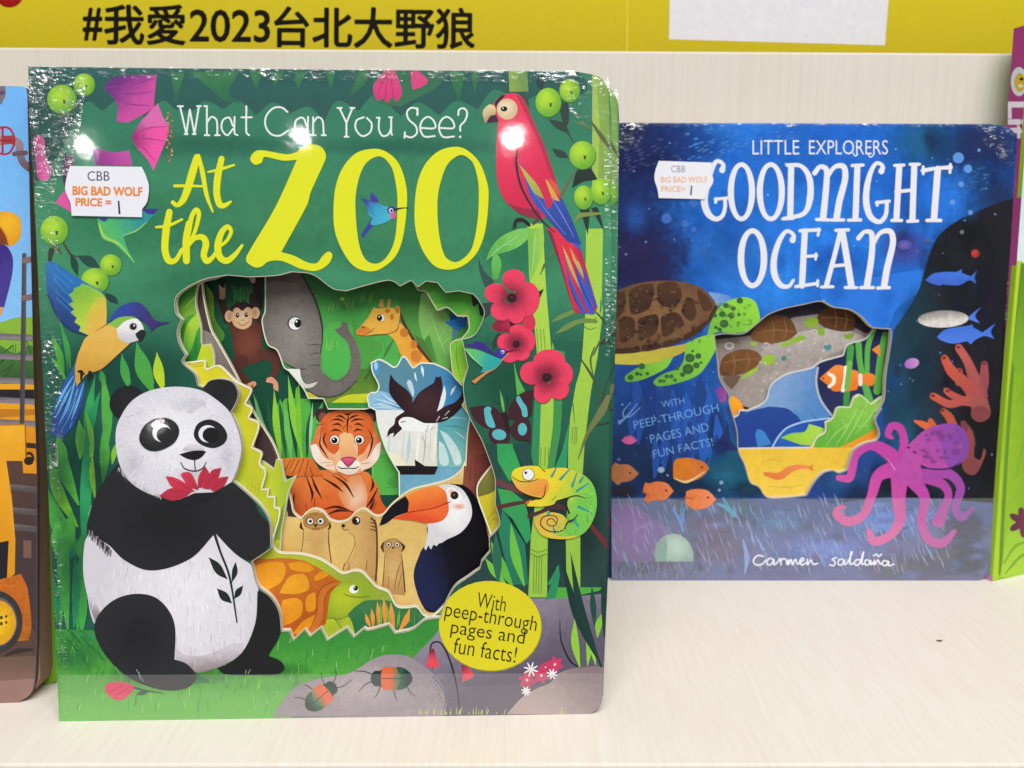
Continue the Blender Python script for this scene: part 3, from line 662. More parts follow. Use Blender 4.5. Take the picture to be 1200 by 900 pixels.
# hummingbird at the flower, butterfly
c.f('330,85! 345,85! 295,135 250,190 180,230 100,298! 78,280! 175,212 245,160', '#d68f54', '#b5663c', ('l', 200, 180, 230, 215))
c.f('10,25! 90,15 92,-5! 150,10 185,35 262,112! 150,62', '#3c2a84'); c.f('25,48! 120,60 220,100 292,128! 250,185 140,222! 158,180! 80,112', '#62c068', '#2aa39e', ('l', 70, 60, 220, 140)); c.s('30,55 80,112 155,180', [2, 8, 3], '#a6dc90')
c.e(282, 84, 40, 33, '#37309c', rot=-20); c.e(294, 74, 13, 13, '#e8e8f4'); c.e(292, 76, 8, 8, '#1c1a4a'); c.s('310,78 350,64 402,58', [10, 6, 3], '#23202a')
c.f('58,468! 140,452 235,465 302,520! 322,600 250,617 170,608 100,555', '#3f1e26'); c.f('330,540! 345,450 415,370 516,334! 502,440 492,520 410,545', '#3f1e26')
c.f('200,622 250,596 330,600 346,690 302,770 278,788! 265,732! 220,712 196,665', '#42202a'); c.f('345,605! 400,540 468,540 493,605 492,718! 458,694! 400,690 358,650', '#42202a')
c.s('310,510 335,615', [34, 22], '#2c141c'); c.s('310,515 330,420 318,388', [4, 3, 5], '#1f1a1c'); c.s('300,510 275,440 235,420', [4, 3, 5], '#1f1a1c')
c.f('165,475 190,458 215,470 210,500 232,560 242,600 215,608 182,585 168,530', '#58b4ba'); c.f('390,395 410,383 440,430 462,460 468,525 435,525 425,480 392,420', '#58b4ba')
c.e(270, 656, 50, 38, '#5ab6bc', rot=10); c.e(433, 616, 32, 44, '#58b4ba')
# blades at the right
c.z(520, 520, 5.4545)
c.p('240,0 335,0 360,120 380,270 400,400 520,900 470,900 380,600 330,420 310,200', '#1f4a42', '#24504a', ('l', 0, 0, 0, 800))
c.p('340,0 440,0 500,180 480,200 420,240 345,110', '#2f9a56', '#3aa858', ('l', 0, 0, 0, 240)); c.p('440,0 540,0 575,140 505,150', '#214844')
c.p('345,285 430,300 520,370 545,480 560,600 530,640 440,480 375,420', '#3a9e50', '#2f9658', ('l', 360, 300, 540, 600))
c.p('375,420 520,640 540,900 430,900 350,560', '#24805c', '#1f7458', ('l', 0, 420, 0, 900))
for x0, y0, x1, y1, w, b, col in ((440, 910, 300, 620, 70, -12, '#62b43c'), (400, 900, 262, 725, 50, -8, '#74bc44'), (515, 910, 428, 500, 60, -14, '#6cba44'), (350, 900, 330, 560, 60, 0, '#2a6a50')):
    c.blade(x0, y0, x1, y1, w, b, col)
c.p('660,900 690,850 735,770 740,830 700,900', '#2a9468')
# chameleon
c.s('338,240 440,285 620,345', [34, 40, 18], '#6a3c40'); c.s('335,408 440,385 530,370', [28, 28, 20], '#5a2c30'); c.s('545,462 620,435 700,400 800,415', [26, 22, 40, 30], '#4c2a30'); c.s('935,515 1045,650', [24, 38], '#6c2a2e')
c.f('432,205 455,160 530,140 600,142 645,165! 700,152 800,157 900,202 958,270 978,370 960,470 905,560 825,600 720,606 640,588 595,540 582,490 610,452 680,435 755,450 790,490 806,520! 850,480! 800,490! 790,440! 782,380 800,340 720,360! 700,385 640,398 540,398! 520,372! 560,362 620,345 560,330 490,300 450,255', '#ecd22c', '#74c44c', ('l', 640, 260, 880, 420))
c.f('432,205! 470,240 540,245 600,222 660,230 670,290 635,340! 560,325 490,300 450,255', '#eab04c', '#e8963e', ('l', 500, 240, 560, 330)); c.f('580,490 610,452 680,435 755,450 785,490 775,545 720,580 640,588 595,540', '#e0b048', '#c8c048', ('l', 600, 480, 780, 560))
c.f('595,545! 640,588 720,606 825,600 905,560! 850,585 720,585', '#d8c03c')
for q in ('690,205 720,152', '745,225 805,160', '820,270 850,185', '870,240 895,205', '850,300 925,250', '860,400 945,440', '835,490 870,545', '670,440 660,455', '710,565 700,530'): c.s(q, [18, 26, 8], '#2f9a8c')
c.e(540, 195, 40, 40, '#3a4a2c'); c.e(540, 194, 36, 36, '#eeecec'); c.e(524, 183, 9, 9, '#151515')
c.s('436,206 480,235 545,240 605,222', [3, 6, 6, 3], '#3a2a18'); c.s('610,142 645,175', [3, 7], '#3a3a20'); c.s('650,265 640,330 600,350 500,318', [4, 7, 10, 4], '#2c2020')
c.s('715,500 690,475 660,490 672,520 715,515 722,470 680,455 630,470 622,520 680,558 760,550 790,500 830,480 855,450', [5, 6, 6, 6, 6, 6, 6, 7, 7, 7, 8, 10, 9, 5], '#2f2a1c')
c.s('912,348 850,330 795,345 785,390 800,440', [3, 8, 9, 9, 14], '#2b2a1e'); c.s('720,330 690,360', 4, '#6a5a20'); c.f('520,372! 560,350! 545,375! 525,395! 540,398!', '#d86a3a')
rnd = random.Random(3)
for i in range(70):
    a = rnd.random()*2.6-.6; r_ = 150+rnd.random()*60; c.e(785+math.cos(a)*r_*.85, 380+math.sin(a)*r_*.95, 4, 4, rnd.choice(('#8fd45c', '#58a83c', '#a8dc60')))
# rocks
c.z()
c.f('480,775! 515,736 520,702 560,695 625,701! 660,700 690,697! 712,695! 710,840! 470,840!', '#8f8496', '#5d5566', ('l', 560, 710, 600, 800))
c.p('650,688 706,688 702,692 680,697 650,702', '#4fa63e')
c.z(480, 660, 4.615)
c.f('735,198! 795,15! 812,60 790,185!', '#2a8a5a')
c.f('525,815! 610,722 690,675 760,645 800,600 860,572 1000,555 1060,560! 1055,815!', '#b09c9a', '#86747a', ('l', 700, 800, 980, 590))
c.z(300, 730, 4.615)
c.f('90,505! 130,440 220,340 340,300 480,278 560,240 640,190 740,168 825,180 890,218 960,275 1010,340 1030,420 1018,505!', '#b0a3a6', '#968a92', ('r', 560, 320, 420, 190), tx=.35)
rnd = random.Random(8)
for i in range(160):
    x = 150+rnd.random()*860; y = 200+rnd.random()*290
    if y > 505-(x-90)*.9 and y > 200+abs(x-760)*.28: c.e(x, y, 3, 2.4, rnd.choice(('#877b84', '#b8aeb0', '#7c727c')))
def beetle(x, y, l, h, rot, fade):
    q = lambda dx, dy: (x+dx*math.cos(R(rot))-dy*math.sin(R(rot)), y+dx*math.sin(R(rot))+dy*math.cos(R(rot)))
    st = lambda *p: ' '.join('%.1f,%.1f' % q(*a) for a in p)
    for p in (((-.45, .3), (-.5, .62), (-.62, .9)), ((0, .5), (.05, .8), (.12, 1.0)), ((.45, .4), (.55, .65), (.7, .8)), ((-.6, -.1), (-.9, -.3), (-1.3, -.35)), ((-.6, .1), (-.9, .25), (-1.15, .6))):
        c.s(st(*[(a*l, b*h) for a, b in p]), [5, 5, 3], '#33303a')
    c.e(*q(0, 0), l*.62, h*.52, '#1e3a30' if not fade else '#6e8a80', rot=rot)
    e_ = q(-.55*l, 0); c.e(e_[0], e_[1], l*.2, h*.36, '#1d3a34', rot=rot)
    a = q(-.32*l, 0); b = q(.5*l, 0)
    c.f(st((-.38*l, -.42*h), (-.1*l, -.53*h), (.4*l, -.42*h), (.62*l, 0), (.4*l, .42*h), (-.1*l, .53*h), (-.38*l, .42*h)), '#e2683c', '#2d7a54' if not fade else '#7c9a8c', ('l', q(-.2*l, 0)[0], q(-.2*l, 0)[1], q(.25*l, 0)[0], q(.25*l, 0)[1]))
    c.f(st((.1*l, -.5*h), (.4*l, -.42*h), (.62*l, 0), (.4*l, .42*h), (.1*l, .5*h), (.25*l, 0)), '#245c44' if not fade else '#84a094', '#16282a' if not fade else '#7a9090', ('l', q(.2*l, 0)[0], q(.2*l, 0)[1], b[0], b[1]))
    c.s(st((-.38*l, 0), (.6*l, 0)), 4, '#1c2a26')
beetle(745, 298, 165, 118, 0, 0); beetle(345, 402, 150, 108, 140, 0)
c.s('955,280 1000,340 1025,400 1015,470', [3, 7, 7, 4], '#6a5c66')
for i in range(8): c.s(f'{965+i*8},{285+i*22} {955+i*8},{300+i*22}', 3, '#5a505c')
c.z(480, 660, 4.615)
c.s('112,460 125,430 165,428 200,480 230,560 258,680 270,800', [9, 9, 9, 10, 10, 8, 7], '#2b2029')
c.f('108,462! 132,460! 150,520 162,552! 125,565 88,552! 100,510', '#7a2a38', '#e4485a', ('l', 120, 465, 122, 530)); c.f('278,545! 315,562 352,608! 320,625 288,642! 284,600', '#8a2c3c', '#e4485a', ('l', 285, 550, 315, 610)); c.s('124,560 122,580', 3, '#5a3040')
def star(x, y, r, col, n, w, mid):
    for k in range(n): c.e(x+math.cos(k*2*math.pi/n+.3)*r*.55, y+math.sin(k*2*math.pi/n+.3)*r*.55, r*.5, w, col, rot=math.degrees(k*2*math.pi/n+.3))
    c.e(x, y, r*.16, r*.16, mid)
for x, y, r in ((635, 630, 46), (712, 605, 44), (785, 545, 44), (735, 560, 28)): star(x, y, r, '#c83a68', 6, 13, '#f0d8c0')
for x, y, r in ((656, 572, 40), (770, 597, 30), (630, 690, 26)): star(x, y, r, '#efeaf0', 8, 4.5, '#e8dca0')
c.s('812,300 820,420 870,530 925,562', [3, 8, 10, 6], '#191c24')
for x0, y0, x1, y1, w, b, col in ((920, 562, 892, 292, 42, -12, '#8cc63e'), (962, 552, 962, 320, 36, 10, '#86c23a'), (1005, 550, 990, 400, 26, -4, '#90c840'), (1015, 400, 1045, 262, 36, -8, '#84c038'), (1040, 560, 822, -30, 46, -28, '#14332f'), (1035, 560, 870, -60, 44, -26, '#163834'), (1000, 340, 985, 120, 34, 0, '#1c4a40'), (1052, 400, 1040, 60, 34, 6, '#183c36')):
    c.blade(x0, y0, x1, y1, w, b, col)
rnd = random.Random(6)
for i in range(34):
    x = 40+rnd.random()*480 if i < 30 else 800+rnd.random()*30
    c.s(f'{x},{815} {x+rnd.random()*12-2},{770+rnd.random()*36}', [5, 2], rnd.choice(('#d0d060', '#b8c45a')), cap=False)
c.z(); c.soft(200, 790, 110, 18, '#1f6a34', .55); c.soft(330, 785, 50, 12, '#2a7a38', .5); c.soft(90, 770, 40, 30, '#2a7c44', .5)
# panda
c.z(60, 600, 3.53)
c.f('160,80! 140,130 134,240 150,340 185,470 300,560! 520,625 600,662 690,640 790,580 845,460 860,350 848,270 826,215! 755,165 685,82! 600,170 530,210 450,232 380,230 300,190 240,125 190,70', '#ebe8ee', '#d6d1d9', ('r', 560, 320, 420, 420), tx=.15)
c.f('150,300 160,380 182,450! 205,420! 190,380', '#8f868c', '#d4d0d8', ('l', 165, 420, 190, 350)); c.f('515,560! 560,590 640,590 760,540 800,545! 790,582 690,642 600,662 518,622!', '#cfc8d0', '#98888c', ('l', 640, 560, 650, 660))
rnd = random.Random(21)
for i in range(420):
    x = 150+rnd.random()*690; y = 130+rnd.random()*510; dx = (x-500)*.02
    if (x-505)**2/330**2+(y-380)**2/255**2 > .98: continue
    c.s(f'{x},{y} {x+dx+rnd.random()*8-4},{y+22+rnd.random()*22}', [2.0, 1], rnd.choice(('#fbfafc', '#ffffff', '#b8b2bc', '#c8c3cc')) if y < 560 else rnd.choice(('#e4e0e4', '#b0a4a8', '#c8c0c4')), cap=False, tx=.1)
c.s('676,85 700,160 740,270 770,455', [12, 9, 9, 6], '#1c2622')
for q in ('652,185! 700,215 732,278! 682,250', '765,203! 772,250 748,292! 750,240', '687,314! 730,335 750,377! 705,360', '796,302! 785,340 758,358! 765,322'): c.f(q, '#1c2622')
c.f('180,480 200,420 262,362 345,337 430,350 490,408 515,482 512,608! 560,625 598,665 598,695 560,727 470,735 360,702 270,640 205,555', '#1c1c1f', '#26262a', ('r', 360, 520, 160, 200), tx=.3)
c.f('855,325! 912,350 945,410 950,500 900,592! 950,615 966,645 940,668 830,672 720,668 688,645! 600,662! 700,640 790,580 845,460', '#19191b')
c.z()
c.f('146,540! 138,543! 121,566 110,587.5 102,616! 106,626 121,634 130,640 145,655 167.6,666.6 187.5,667.4 210,661 230,649.6 252.6,624! 272.5,645 289.5,655 300,656! 306.5,651 316.6,634 315,614 303.6,600 294,582 273.5,566! 228.5,575 170,560', '#1a1a1c', '#232327', ('r', 200, 610, 90, 60), tx=.3)
for i in range(60):
    x = 103+rnd.random()*28; y = 620+(x-103)*.95+rnd.random()*4-2; c.s(f'{x},{y-2} {x+rnd.random()*4-2},{y+4+rnd.random()*3}', [1.2, .5], rnd.choice(('#26262a', '#3a383c', '#9c969c')), cap=False)
c.z(80, 430, 4.444)
c.e(312, 188, 96, 90, '#242427', '#1b1b1d', ('r', 320, 180, 100, 100), -15); c.f('700,115! 738,70 800,60 860,80 886,130 880,180 846,238! 790,185', '#1d1d20', '#262629', ('r', 800, 120, 100, 100))
c.f('250,340 275,260 335,175 430,122 560,102 690,120 790,182 850,245 888,335 904,430 884,520 852,598! 780,640 660,700! 480,675 370,632 295,560 258,460', '#efedf2', '#dad6de', ('r', 580, 360, 350, 330), tx=.15)
for i in range(460):
    a = rnd.random()*6.283; r_ = rnd.random()**.5*.95; x = 575+math.cos(a)*r_*320; y = 390+math.sin(a)*r_*285
    if y > 640: continue
    dx, dy = (x-590)*.07, (y-300)*.07
    c.s(f'{x},{y} {x+dx+rnd.random()*8-4},{y+dy+rnd.random()*8-4}', [2.6, 1], rnd.choice(('#ffffff', '#f8f7fb', '#bdb7c2', '#cac5ce')), cap=False, tx=.1)
for i in range(26):
    x = 520+i*8; c.s(f'{x},{150+rnd.random()*30} {600+(x-620)*.4},{215+rnd.random()*25}', [2.4, 1], '#d8d4da', cap=False)
for i in range(90):
    t = rnd.random(); x = 262+t*240; y = 520+t*150+20*math.sin(t*3); c.s(f'{x},{y} {x-6+rnd.random()*6},{y+14+rnd.random()*10}', [3, 1], rnd.choice(('#dcdae0', '#b8b4ba', '#e8e6ea')), cap=False)
c.soft(335, 500, 80, 120, '#cfcad2', .3); c.soft(830, 470, 60, 120, '#cfcad2', .3); c.soft(650, 560, 120, 50, '#cfcad0', .4)
c.f('595,435! 620,408 650,400 690,408 715,432!', '#c4bcc0', '#d8d4da', ('l', 650, 440, 650, 405))
c.f('373,375 395,310 450,270 522,266 570,298 580,345 548,400 470,436 408,426', '#2c2c2e', '#222224', ('r', 475, 350, 110, 90)); c.f('657,340 680,292 740,272 800,300 830,352 815,396 760,421 700,406 665,375', '#252527', '#1f1f21', ('r', 740, 345, 90, 80))
c.e(491, 342, 49, 47, '#eceaf0'); c.e(506, 352, 42, 41, '#1e1e20'); c.e(730, 347, 49, 45, '#eceaf0'); c.e(746, 353, 44, 40, '#161618')
c.f('580,454! 640,437 700,434 721,440! 695,470 660,484 620,476', '#151517'); c.s('660,480 664,537', 5.5, '#18181a'); c.s('587,495 610,528 660,541 700,528 721,495', [4, 6.5, 6.5, 6.5, 4], '#18181a')
for q in ('478,668! 530,632 580,632 645,650! 600,682 520,697', '510,567! 560,575 620,608 662,646! 600,652 540,620', '588,562! 600,548 640,550 668,598 682,640! 630,620', '676,630! 682,565 716,515! 737,560 702,622', '700,630! 748,540 800,523! 782,582 735,636!', '740,635! 780,580 838,568! 812,620 762,647!'):
    c.f(q, '#dc3a50', '#b82c44', ('r', 560, 540, 200, 140))
for q in ('530,640 640,650', '530,580 650,640', '610,560 675,636', '715,525 690,628', '790,532 712,625', '825,576 750,640'): c.s(q, [2, 5, 2], '#8a2438')
c.f('480,672! 560,695 660,655! 770,650! 790,648! 700,700 560,720', '#1c1c1e')
c.z(60, 600, 3.53)
c.f('228,712 275,700 330,710 352,722! 312,766 272,777 232,748', '#dc3a62'); c.s('345,725 400,738 465,748', [8, 5, 3], '#2c4a3c'); c.f('350,755! 380,735 405,740! 385,755', '#2c5a40')
for q in ('240,745 300,715', '262,765 325,720'): c.s(q, [2, 4], '#b02a50')
for q in ('385,700 355,650', '370,690 365,660', '300,690 270,640', '815,668 825,650', '805,668 808,652'): c.s(q, [2, 3], '#86a890')
# round flash and lettering
c.z(480, 660, 4.615)
c.e(437, 340, 279, 244, '#a89a1c', rot=4); c.e(435, 336, 277, 242, '#dccf1e', rot=4, tx=.08)
c.text('With', 365, 167, 522, 250, '#2a2612', -.004, 8.5); c.text('peep-through', 190, 245, 690, 352, '#2a2612', -.004, 9.5); c.text('pages and', 222, 333, 624, 430, '#2a2612', -.004, 8.5); c.text('fun facts!', 238, 425, 580, 512, '#2a2612', -.004, 9)
Y, YD = '#dfe023', '#5c8a2e'
def title(fn):
    for col, off in ((YD, 3.2), (Y, 0)): fn(col, off)
c.z(180, 160, 4.615)
def t_at(col, o):
    S = lambda p, w: c.s(' '.join('%g,%g' % (x+o, y+o*.8) for x, y, _ in parse(p)), [k+o for k in w], col, tx=.05)
    S('235,112 212,190 182,290 158,345 128,372 104,356', (36, 42, 40, 34, 22, 22)); S('243,104 264,190 288,320 320,406', (20, 26, 22, 10)); S('115,267 200,267 280,270', (16, 14, 12))
    S('368,120 347,220 342,310 358,368 385,372 418,352', (32, 38, 36, 34, 26, 12)); S('295,192 352,180 435,154', (10, 18, 12))
    S('86,408 68,510 62,610 82,670 120,668 155,610', (34, 40, 38, 36, 26, 20)); S('14,490 80,482 155,448', (12, 18, 12))
    S('190,520 208,430 232,396 246,420 225,510 188,590', (26, 26, 26, 24, 20, 16)); S('192,470 178,560 178,672', (34, 40, 38)); S('188,596 222,552 265,545 284,580 272,640 288,674 318,655 350,610', (14, 24, 34, 36, 34, 32, 24, 16))
    S('350,600 395,565 420,515 400,488 368,520 348,590 358,650 396,672 440,640 480,588', (14, 18, 20, 26, 32, 38, 36, 34, 26, 14))
    Zp = '528,105 555,78 600,76 720,96 775,85! 800,60 850,42 905,55 932,100 918,150 850,300 830,370 690,625! 760,645 830,680 882,685 915,645 945,622 967,640 945,690 880,726 800,716 730,686 680,670 620,676 585,702 545,706 500,668 530,600 660,380 776,125! 700,130 600,110 585,140 550,153 525,130'
    c.f([(x+o, y+o, q) for x, y, q in parse(Zp)], col, tx=.05)
title(t_at)
c.z(380, 160, 4.615)
for out, inn in (('50,420 60,280 100,170 170,92 250,68 322,76 392,130 432,220 448,330 430,520 390,640 310,712 240,729 160,700 100,620 60,520', '168,360 184,240 220,152 278,110 322,116 366,170 386,250 396,330 390,500 368,600 320,670 268,688 218,658 184,560'),
                 ('488,420 500,270 540,160 610,85 690,57 760,67 832,130 872,220 889,310 872,500 830,620 760,692 680,720 600,702 540,630 500,530', '612,360 626,260 660,162 708,112 752,102 802,140 826,210 836,290 830,450 800,600 752,660 700,679 650,642 620,520')):
    sh = lambda t, d: [(x+d, y+d, q) for x, y, q in parse(t)]
    c.f(sh(out, 3.4), YD, tx=.05, hole=sh(inn, -1)); c.f(out, Y, tx=.05, hole=inn)
c.f('255,450 275,465 240,510 212,548! 198,535! 225,490', '#3a3f92'); c.f('250,300! 285,330 292,350 268,362 250,345', '#43389a'); c.f('198,330! 262,352 330,385 275,440 240,425 228,380', '#3c3c9a', '#3aa0c4', ('l', 210, 340, 290, 400))
c.f('250,470 265,440 300,380 345,380 385,395 380,430 340,460 300,475 262,480', '#3f9fc4', '#46b0c8', ('l', 280, 400, 350, 460)); c.e(364, 398, 24, 20, '#3a3486'); c.e(372, 425, 15, 22, '#d45a8c'); c.e(362, 400, 12, 12, '#eee'); c.e(364, 401, 8, 8, '#1a1a3a'); c.s('385,395 420,387 458,386', [11, 6, 3], '#222a2a')
for q in ('225,355 265,400', '240,395 275,430', '255,350 310,385'): c.s(q, [2, 5, 2], '#2a3a86')
W = '#e2e8e4'
c.z(180, 60, 4)
def hand(strokes, w=8.5):
    for q in strokes.split('|'): c.s(q, w, W, tx=.03)
hand('124,258! 154,388!|154,388! 170,274!|170,274! 192,388!|192,388! 213,258!|114,258 138,258|204,258 222,258|146,389 160,389|184,389 198,389')
hand('250,258! 250,393!|250,335 272,308 296,325 299,393|238,258 252,258|240,394 262,394|288,394 310,394')
hand('372,350 355,312 325,325 320,365 345,394 372,365|380,308! 380,385 394,394|435,258! 435,380 448,394|412,310 460,310')
hand('628,285 600,264 560,268 528,305 525,350 550,388 590,396 632,372|718,350 700,312 668,325 664,365 690,394 716,365|724,308! 724,385 738,394|748,310! 748,394!|748,335 770,310 792,325 798,392|738,394 760,394|788,394 808,394')
hand('872,268! 904,335!|932,268! 904,335!|904,335! 904,400!|862,266 882,266|922,266 942,266|895,401 914,401|985,310 952,325 948,365 978,398 1015,380 1022,340 1000,313|1058,312 1056,365 1072,396 1098,392 1114,362|1114,310! 1114,384 1118,392|1046,312 1060,312|1104,310 1118,310')
c.z(430, 60, 4)
hand('236,300 234,272 208,266 188,285 196,320 228,350 234,384 208,404 178,396|178,380 176,406|237,268 238,296|252,360! 318,360 312,325 285,308 258,328 250,365 270,400 318,398|340,360! 406,360 400,325 372,308 346,328 338,365 358,402 408,400|428,300 432,275 455,268 470,290 460,325 438,350 438,374'); c.e(437, 402, 6, 6, W)
# pale board edge round the opening
c.z(); c.s([(x, y, q) for x, y, q in HOLE], 1.6, '#bdb8a4', closed=True, tx=.1)
c.build('front_cover', zoo)
# ---- die-cut pages seen through the opening, front to back
PO = [(62, 300), (690, 300), (690, 800), (75, 800)]
def page(k, hole=None):
    cv = Canvas(ZF, .0032+.0022*k, [(x, y) for x, y in PO], hole, .0018, M_PAGE)
    return cv
def finish(cv, hole, rim='#e4dfc4', w=2.2):
    cv.z()
    if hole: cv.s([(x, y, q) for x, y, q in hole], w, rim, closed=True, tx=.1)
    cv.build('page', zoo)
X = lambda s: parse(s)
# page with the tortoise and the lime leaf edge
H1 = (X('170,310! 170,424! 219,424 240,422.5 242,432 257,428 277,446 294,455! 295,459 288,473! 296,479.5 291.5,489.6! 304,497.5 296,524.5! 307,531 305,543.6 312,552.6 307,573! 315,573.5! 314,582! 322.5,582.5! 322.5,594.5! 328.5,597 327,609.5 321,630.5 321,640 328.5,647 352.5,648.5 375,654.5 390,663.5 402,671 414,668 424.5,669.5 435,680 442.5,687.5 456,693.5') +
      ZP(300, 640, 5.4545, '900,378 965,388 1030,383 1078,438 1130,440 1190,385') + X('524,703! 575,655! 574,626 568,608 559,582 560,566 577,543! 640,520! 640,310!'))
q = page(0, H1); q.base('#c3c92c', '#a9b838', ('l', 0, 430, 0, 690))
q.p('280,440 330,440 330,660 300,660', '#ccc62c', '#b8c030', ('l', 0, 460, 0, 600))
q.z(200, 300, 5.217)
q.f('90,640! 200,640! 215,690 300,670 400,760 495,810! 470,897! 150,897! 100,720', '#d6cc2e', '#c2b82c', ('l', 150, 650, 400, 850))
for z in ('105,660 150,665 200,645', '120,680 180,672 210,655'): q.s(z, [2, 5, 2], '#a08a30')
q.z(80, 430, 4.444)
for z in ('930,640 938,610', '950,655 960,605', '970,665 975,620', '985,675 992,625'): q.s(z, [2, 4, 2], '#7e8a20')
q.p('1090,780 1150,780 1130,900 1060,900', '#6f9a38')
q.z(300, 560, 6.667)
q.f('180,290! 235,300! 225,480 170,560! 130,540! 150,430', '#7aa03c', '#5f8c34', ('l', 180, 300, 160, 540))
q.z(300, 640, 5.4545)
q.p('-10,50 1200,50 1200,700 -10,700', '#b4bc34', '#93a63c', ('l', 200, 0, 700, 0))
q.f('590,430! 650,370 720,345 860,350 1000,390 1080,420 1180,430! 1180,620! 560,620!', '#3f7a48', '#2c6a42', ('l', 0, 350, 0, 560))
rnd = random.Random(5)
for i in range(30): q.s(f'{660+i*16},{430+rnd.random()*80} {664+i*16},{380+rnd.random()*60}', [4, 2], rnd.choice(('#57964c', '#6aa84a', '#2f6a40')), cap=False)
for x0, y0, x1, y1, w, b in ((735, 520, 700, 430, 26, -4), (750, 520, 738, 395, 26, 2), (785, 510, 775, 350, 30, 4), (825, 510, 815, 325, 34, 4), (885, 530, 862, 355, 36, -6), (915, 540, 985, 395, 40, 10)): q.blade(x0, y0, x1, y1, w, b, '#d88a3c', '#e8a04a')
for x0, x1, y1 in ((800, 795, 345), (850, 840, 375), (900, 920, 400)): q.blade(x0, 520, x1, y1, 16, 2, '#6ab04a')
q.f('-20,90 60,82 180,76 300,92 420,150 545,232! 560,250 500,330 460,420 440,500 330,560! 160,600! -20,600!', '#c8702a', '#b4581f', ('l', 200, 100, 420, 480))
for z in ('-20,130! 40,110 160,100 190,150 160,230 80,278! 20,240', '205,110! 290,98 370,140 330,165 230,150', '375,195! 420,160 470,180! 430,205 378,222', '220,190 300,178 330,210 335,280 240,308! 150,300! 180,240', '170,345! 250,330 295,360 290,440 230,490! 175,510! 160,420', '330,320 378,300 380,400 330,418 318,370', '235,560! 300,480 385,440 370,500 300,560'):
    q.f(z, '#eda52c', '#e08e20', ('r', 180, 260, 260, 260), tx=.35)
q.s('535,235 450,270 420,330 410,430 360,560', [10, 40, 46, 44, 40], '#c4702c'); q.s('540,240 470,280 440,340 432,440', [3, 5, 5, 3], '#8a4418'); q.s('500,225 425,262 392,330 385,430 340,540', [3, 5, 5, 5, 3], '#8a4418')
q.f('455,470! 465,370 480,300 530,245 590,215 650,208 710,228 745,285! 735,320 690,350 630,390 580,440 530,465!', '#b6c22e', '#8fa82c', ('r', 560, 330, 170, 150)); q.f('560,240 620,212 690,218 735,270! 690,240 620,232', '#98a834')
q.e(625, 275, 29, 27, '#f2f2ee'); q.e(637, 268, 15, 16, '#161616'); q.e(631, 264, 4, 4, '#fff'); q.s('560,306 610,322 670,326 728,318', [3, 5, 5, 3], '#55641c')
q.f('450,470! 480,460 520,480 545,540! 530,570! 440,580!', '#b2c030', '#9aac34', ('l', 470, 470, 500, 560)); q.f('545,460! 590,450 615,490 632,560! 580,560 555,520', '#a6b832'); q.s('455,465 500,462 540,520', [3, 5, 3], '#55641c'); q.s('600,440 540,465 480,460', [3, 4, 3], '#6a7a20')
q.z(420, 540, 5)
q.f('770,-10! 830,100! 840,430! 760,450! 735,340 690,215 700,130', '#cfc02e', '#b8ac34', ('l', 700, 200, 820, 400)); q.f('690,215! 700,130 780,10! 830,100! 790,180', '#8a8440', '#6f7038', ('l', 740, 40, 760, 200))
for z in ('760,380 790,340 815,350', '755,350 790,300 815,310', '720,190 760,120 780,60', '740,195 780,120 790,80', '755,190 785,150'): q.s(z, [2, 4, 2], '#8a7a2c')
finish(q, H1, '#efe9cf', 3.2)
# leafy page
H2 = (X('262,318! 262,322 252,327 243,329 237,331! 232,335 230,356 236,383 236.5,404! 247,402.5! 251,415 252,431! 290,470! 300,545!') + ZP(80, 430, 4.444, '1010,488! 1070,532! 1082,482! 1112,485! 1130,595! 1192,563! 1150,650 1130,760 1110,870') +
      X('330,632! 328.5,650! 330,785! 600,785! 620,560! 600,470! 541,452! 531,440 528,419 528,402 541,396! 549,385 548,371! 536,371! 524,361 513,364 509,359 499,342! 490,341! 482,329! 470,318!'))
q = page(1, H2); q.base('#a8bc34', '#6aa83c', ('l', 0, 480, 0, 380))
q.z(200, 300, 5.217)
q.f('0,150! 165,150! 160,300 190,430 190,560! 160,650! 0,650!', '#7fb03c', '#3f8c34', ('l', 90, 400, 90, 200)); q.f('60,420! 120,360 175,380 192,470 190,560! 160,640 60,640!', '#46983a', '#2a7a34', ('l', 0, 430, 0, 620))
q.f('75,560! 95,430 170,340! 185,420 160,460 130,560 90,620', '#a8cc3c', '#58a83c', ('l', 120, 380, 110, 600)); q.s('150,600 155,540 160,500', 5, '#1f5a30'); q.s('75,330 140,260 170,220', [3, 8, 3], '#96bc44')
q.f('160,640! 190,545! 250,533! 268,600 272,690! 215,690!', '#c8ce2e', '#a8c030', ('l', 240, 540, 200, 680))
q.z(80, 430, 4.444); q.p('1000,480 1200,480 1200,920 1020,920', '#bcc832', '#a2bc38', ('l', 1040, 0, 1150, 0)); q.p('1060,900 1090,760 1140,690 1130,900', '#86a838')
q.z(390, 300, 5.217)
q.f('380,100! 950,100! 950,480! 870,475! 790,510! 840,700! 800,820! 730,760! 715,620 718,530! 800,480 840,400 830,325! 760,368 700,322 640,335 615,300 570,220! 520,215! 470,150!', '#62a840', '#3a8438', ('l', 640, 330, 760, 180))
q.f('620,290! 700,300 760,360 830,325! 850,400! 830,440 880,470 930,360! 880,260 780,220! 690,230! 600,240', '#4a9638', '#57a83e', ('l', 640, 240, 880, 420)); q.f('845,235! 930,300! 925,370! 900,360 890,290! 860,310 850,270', '#24382c')
q.f('720,600! 735,520 800,500! 840,690! 800,790! 745,740', '#76b83c', '#98c83c', ('l', 730, 520, 800, 760)); q.s('760,520 755,620 780,740', [3, 6, 3], '#549a3c')
q.s('825,330 810,350 770,360', 5, '#b89a3c')
finish(q, H2, '#c8c8a4', 2.6)
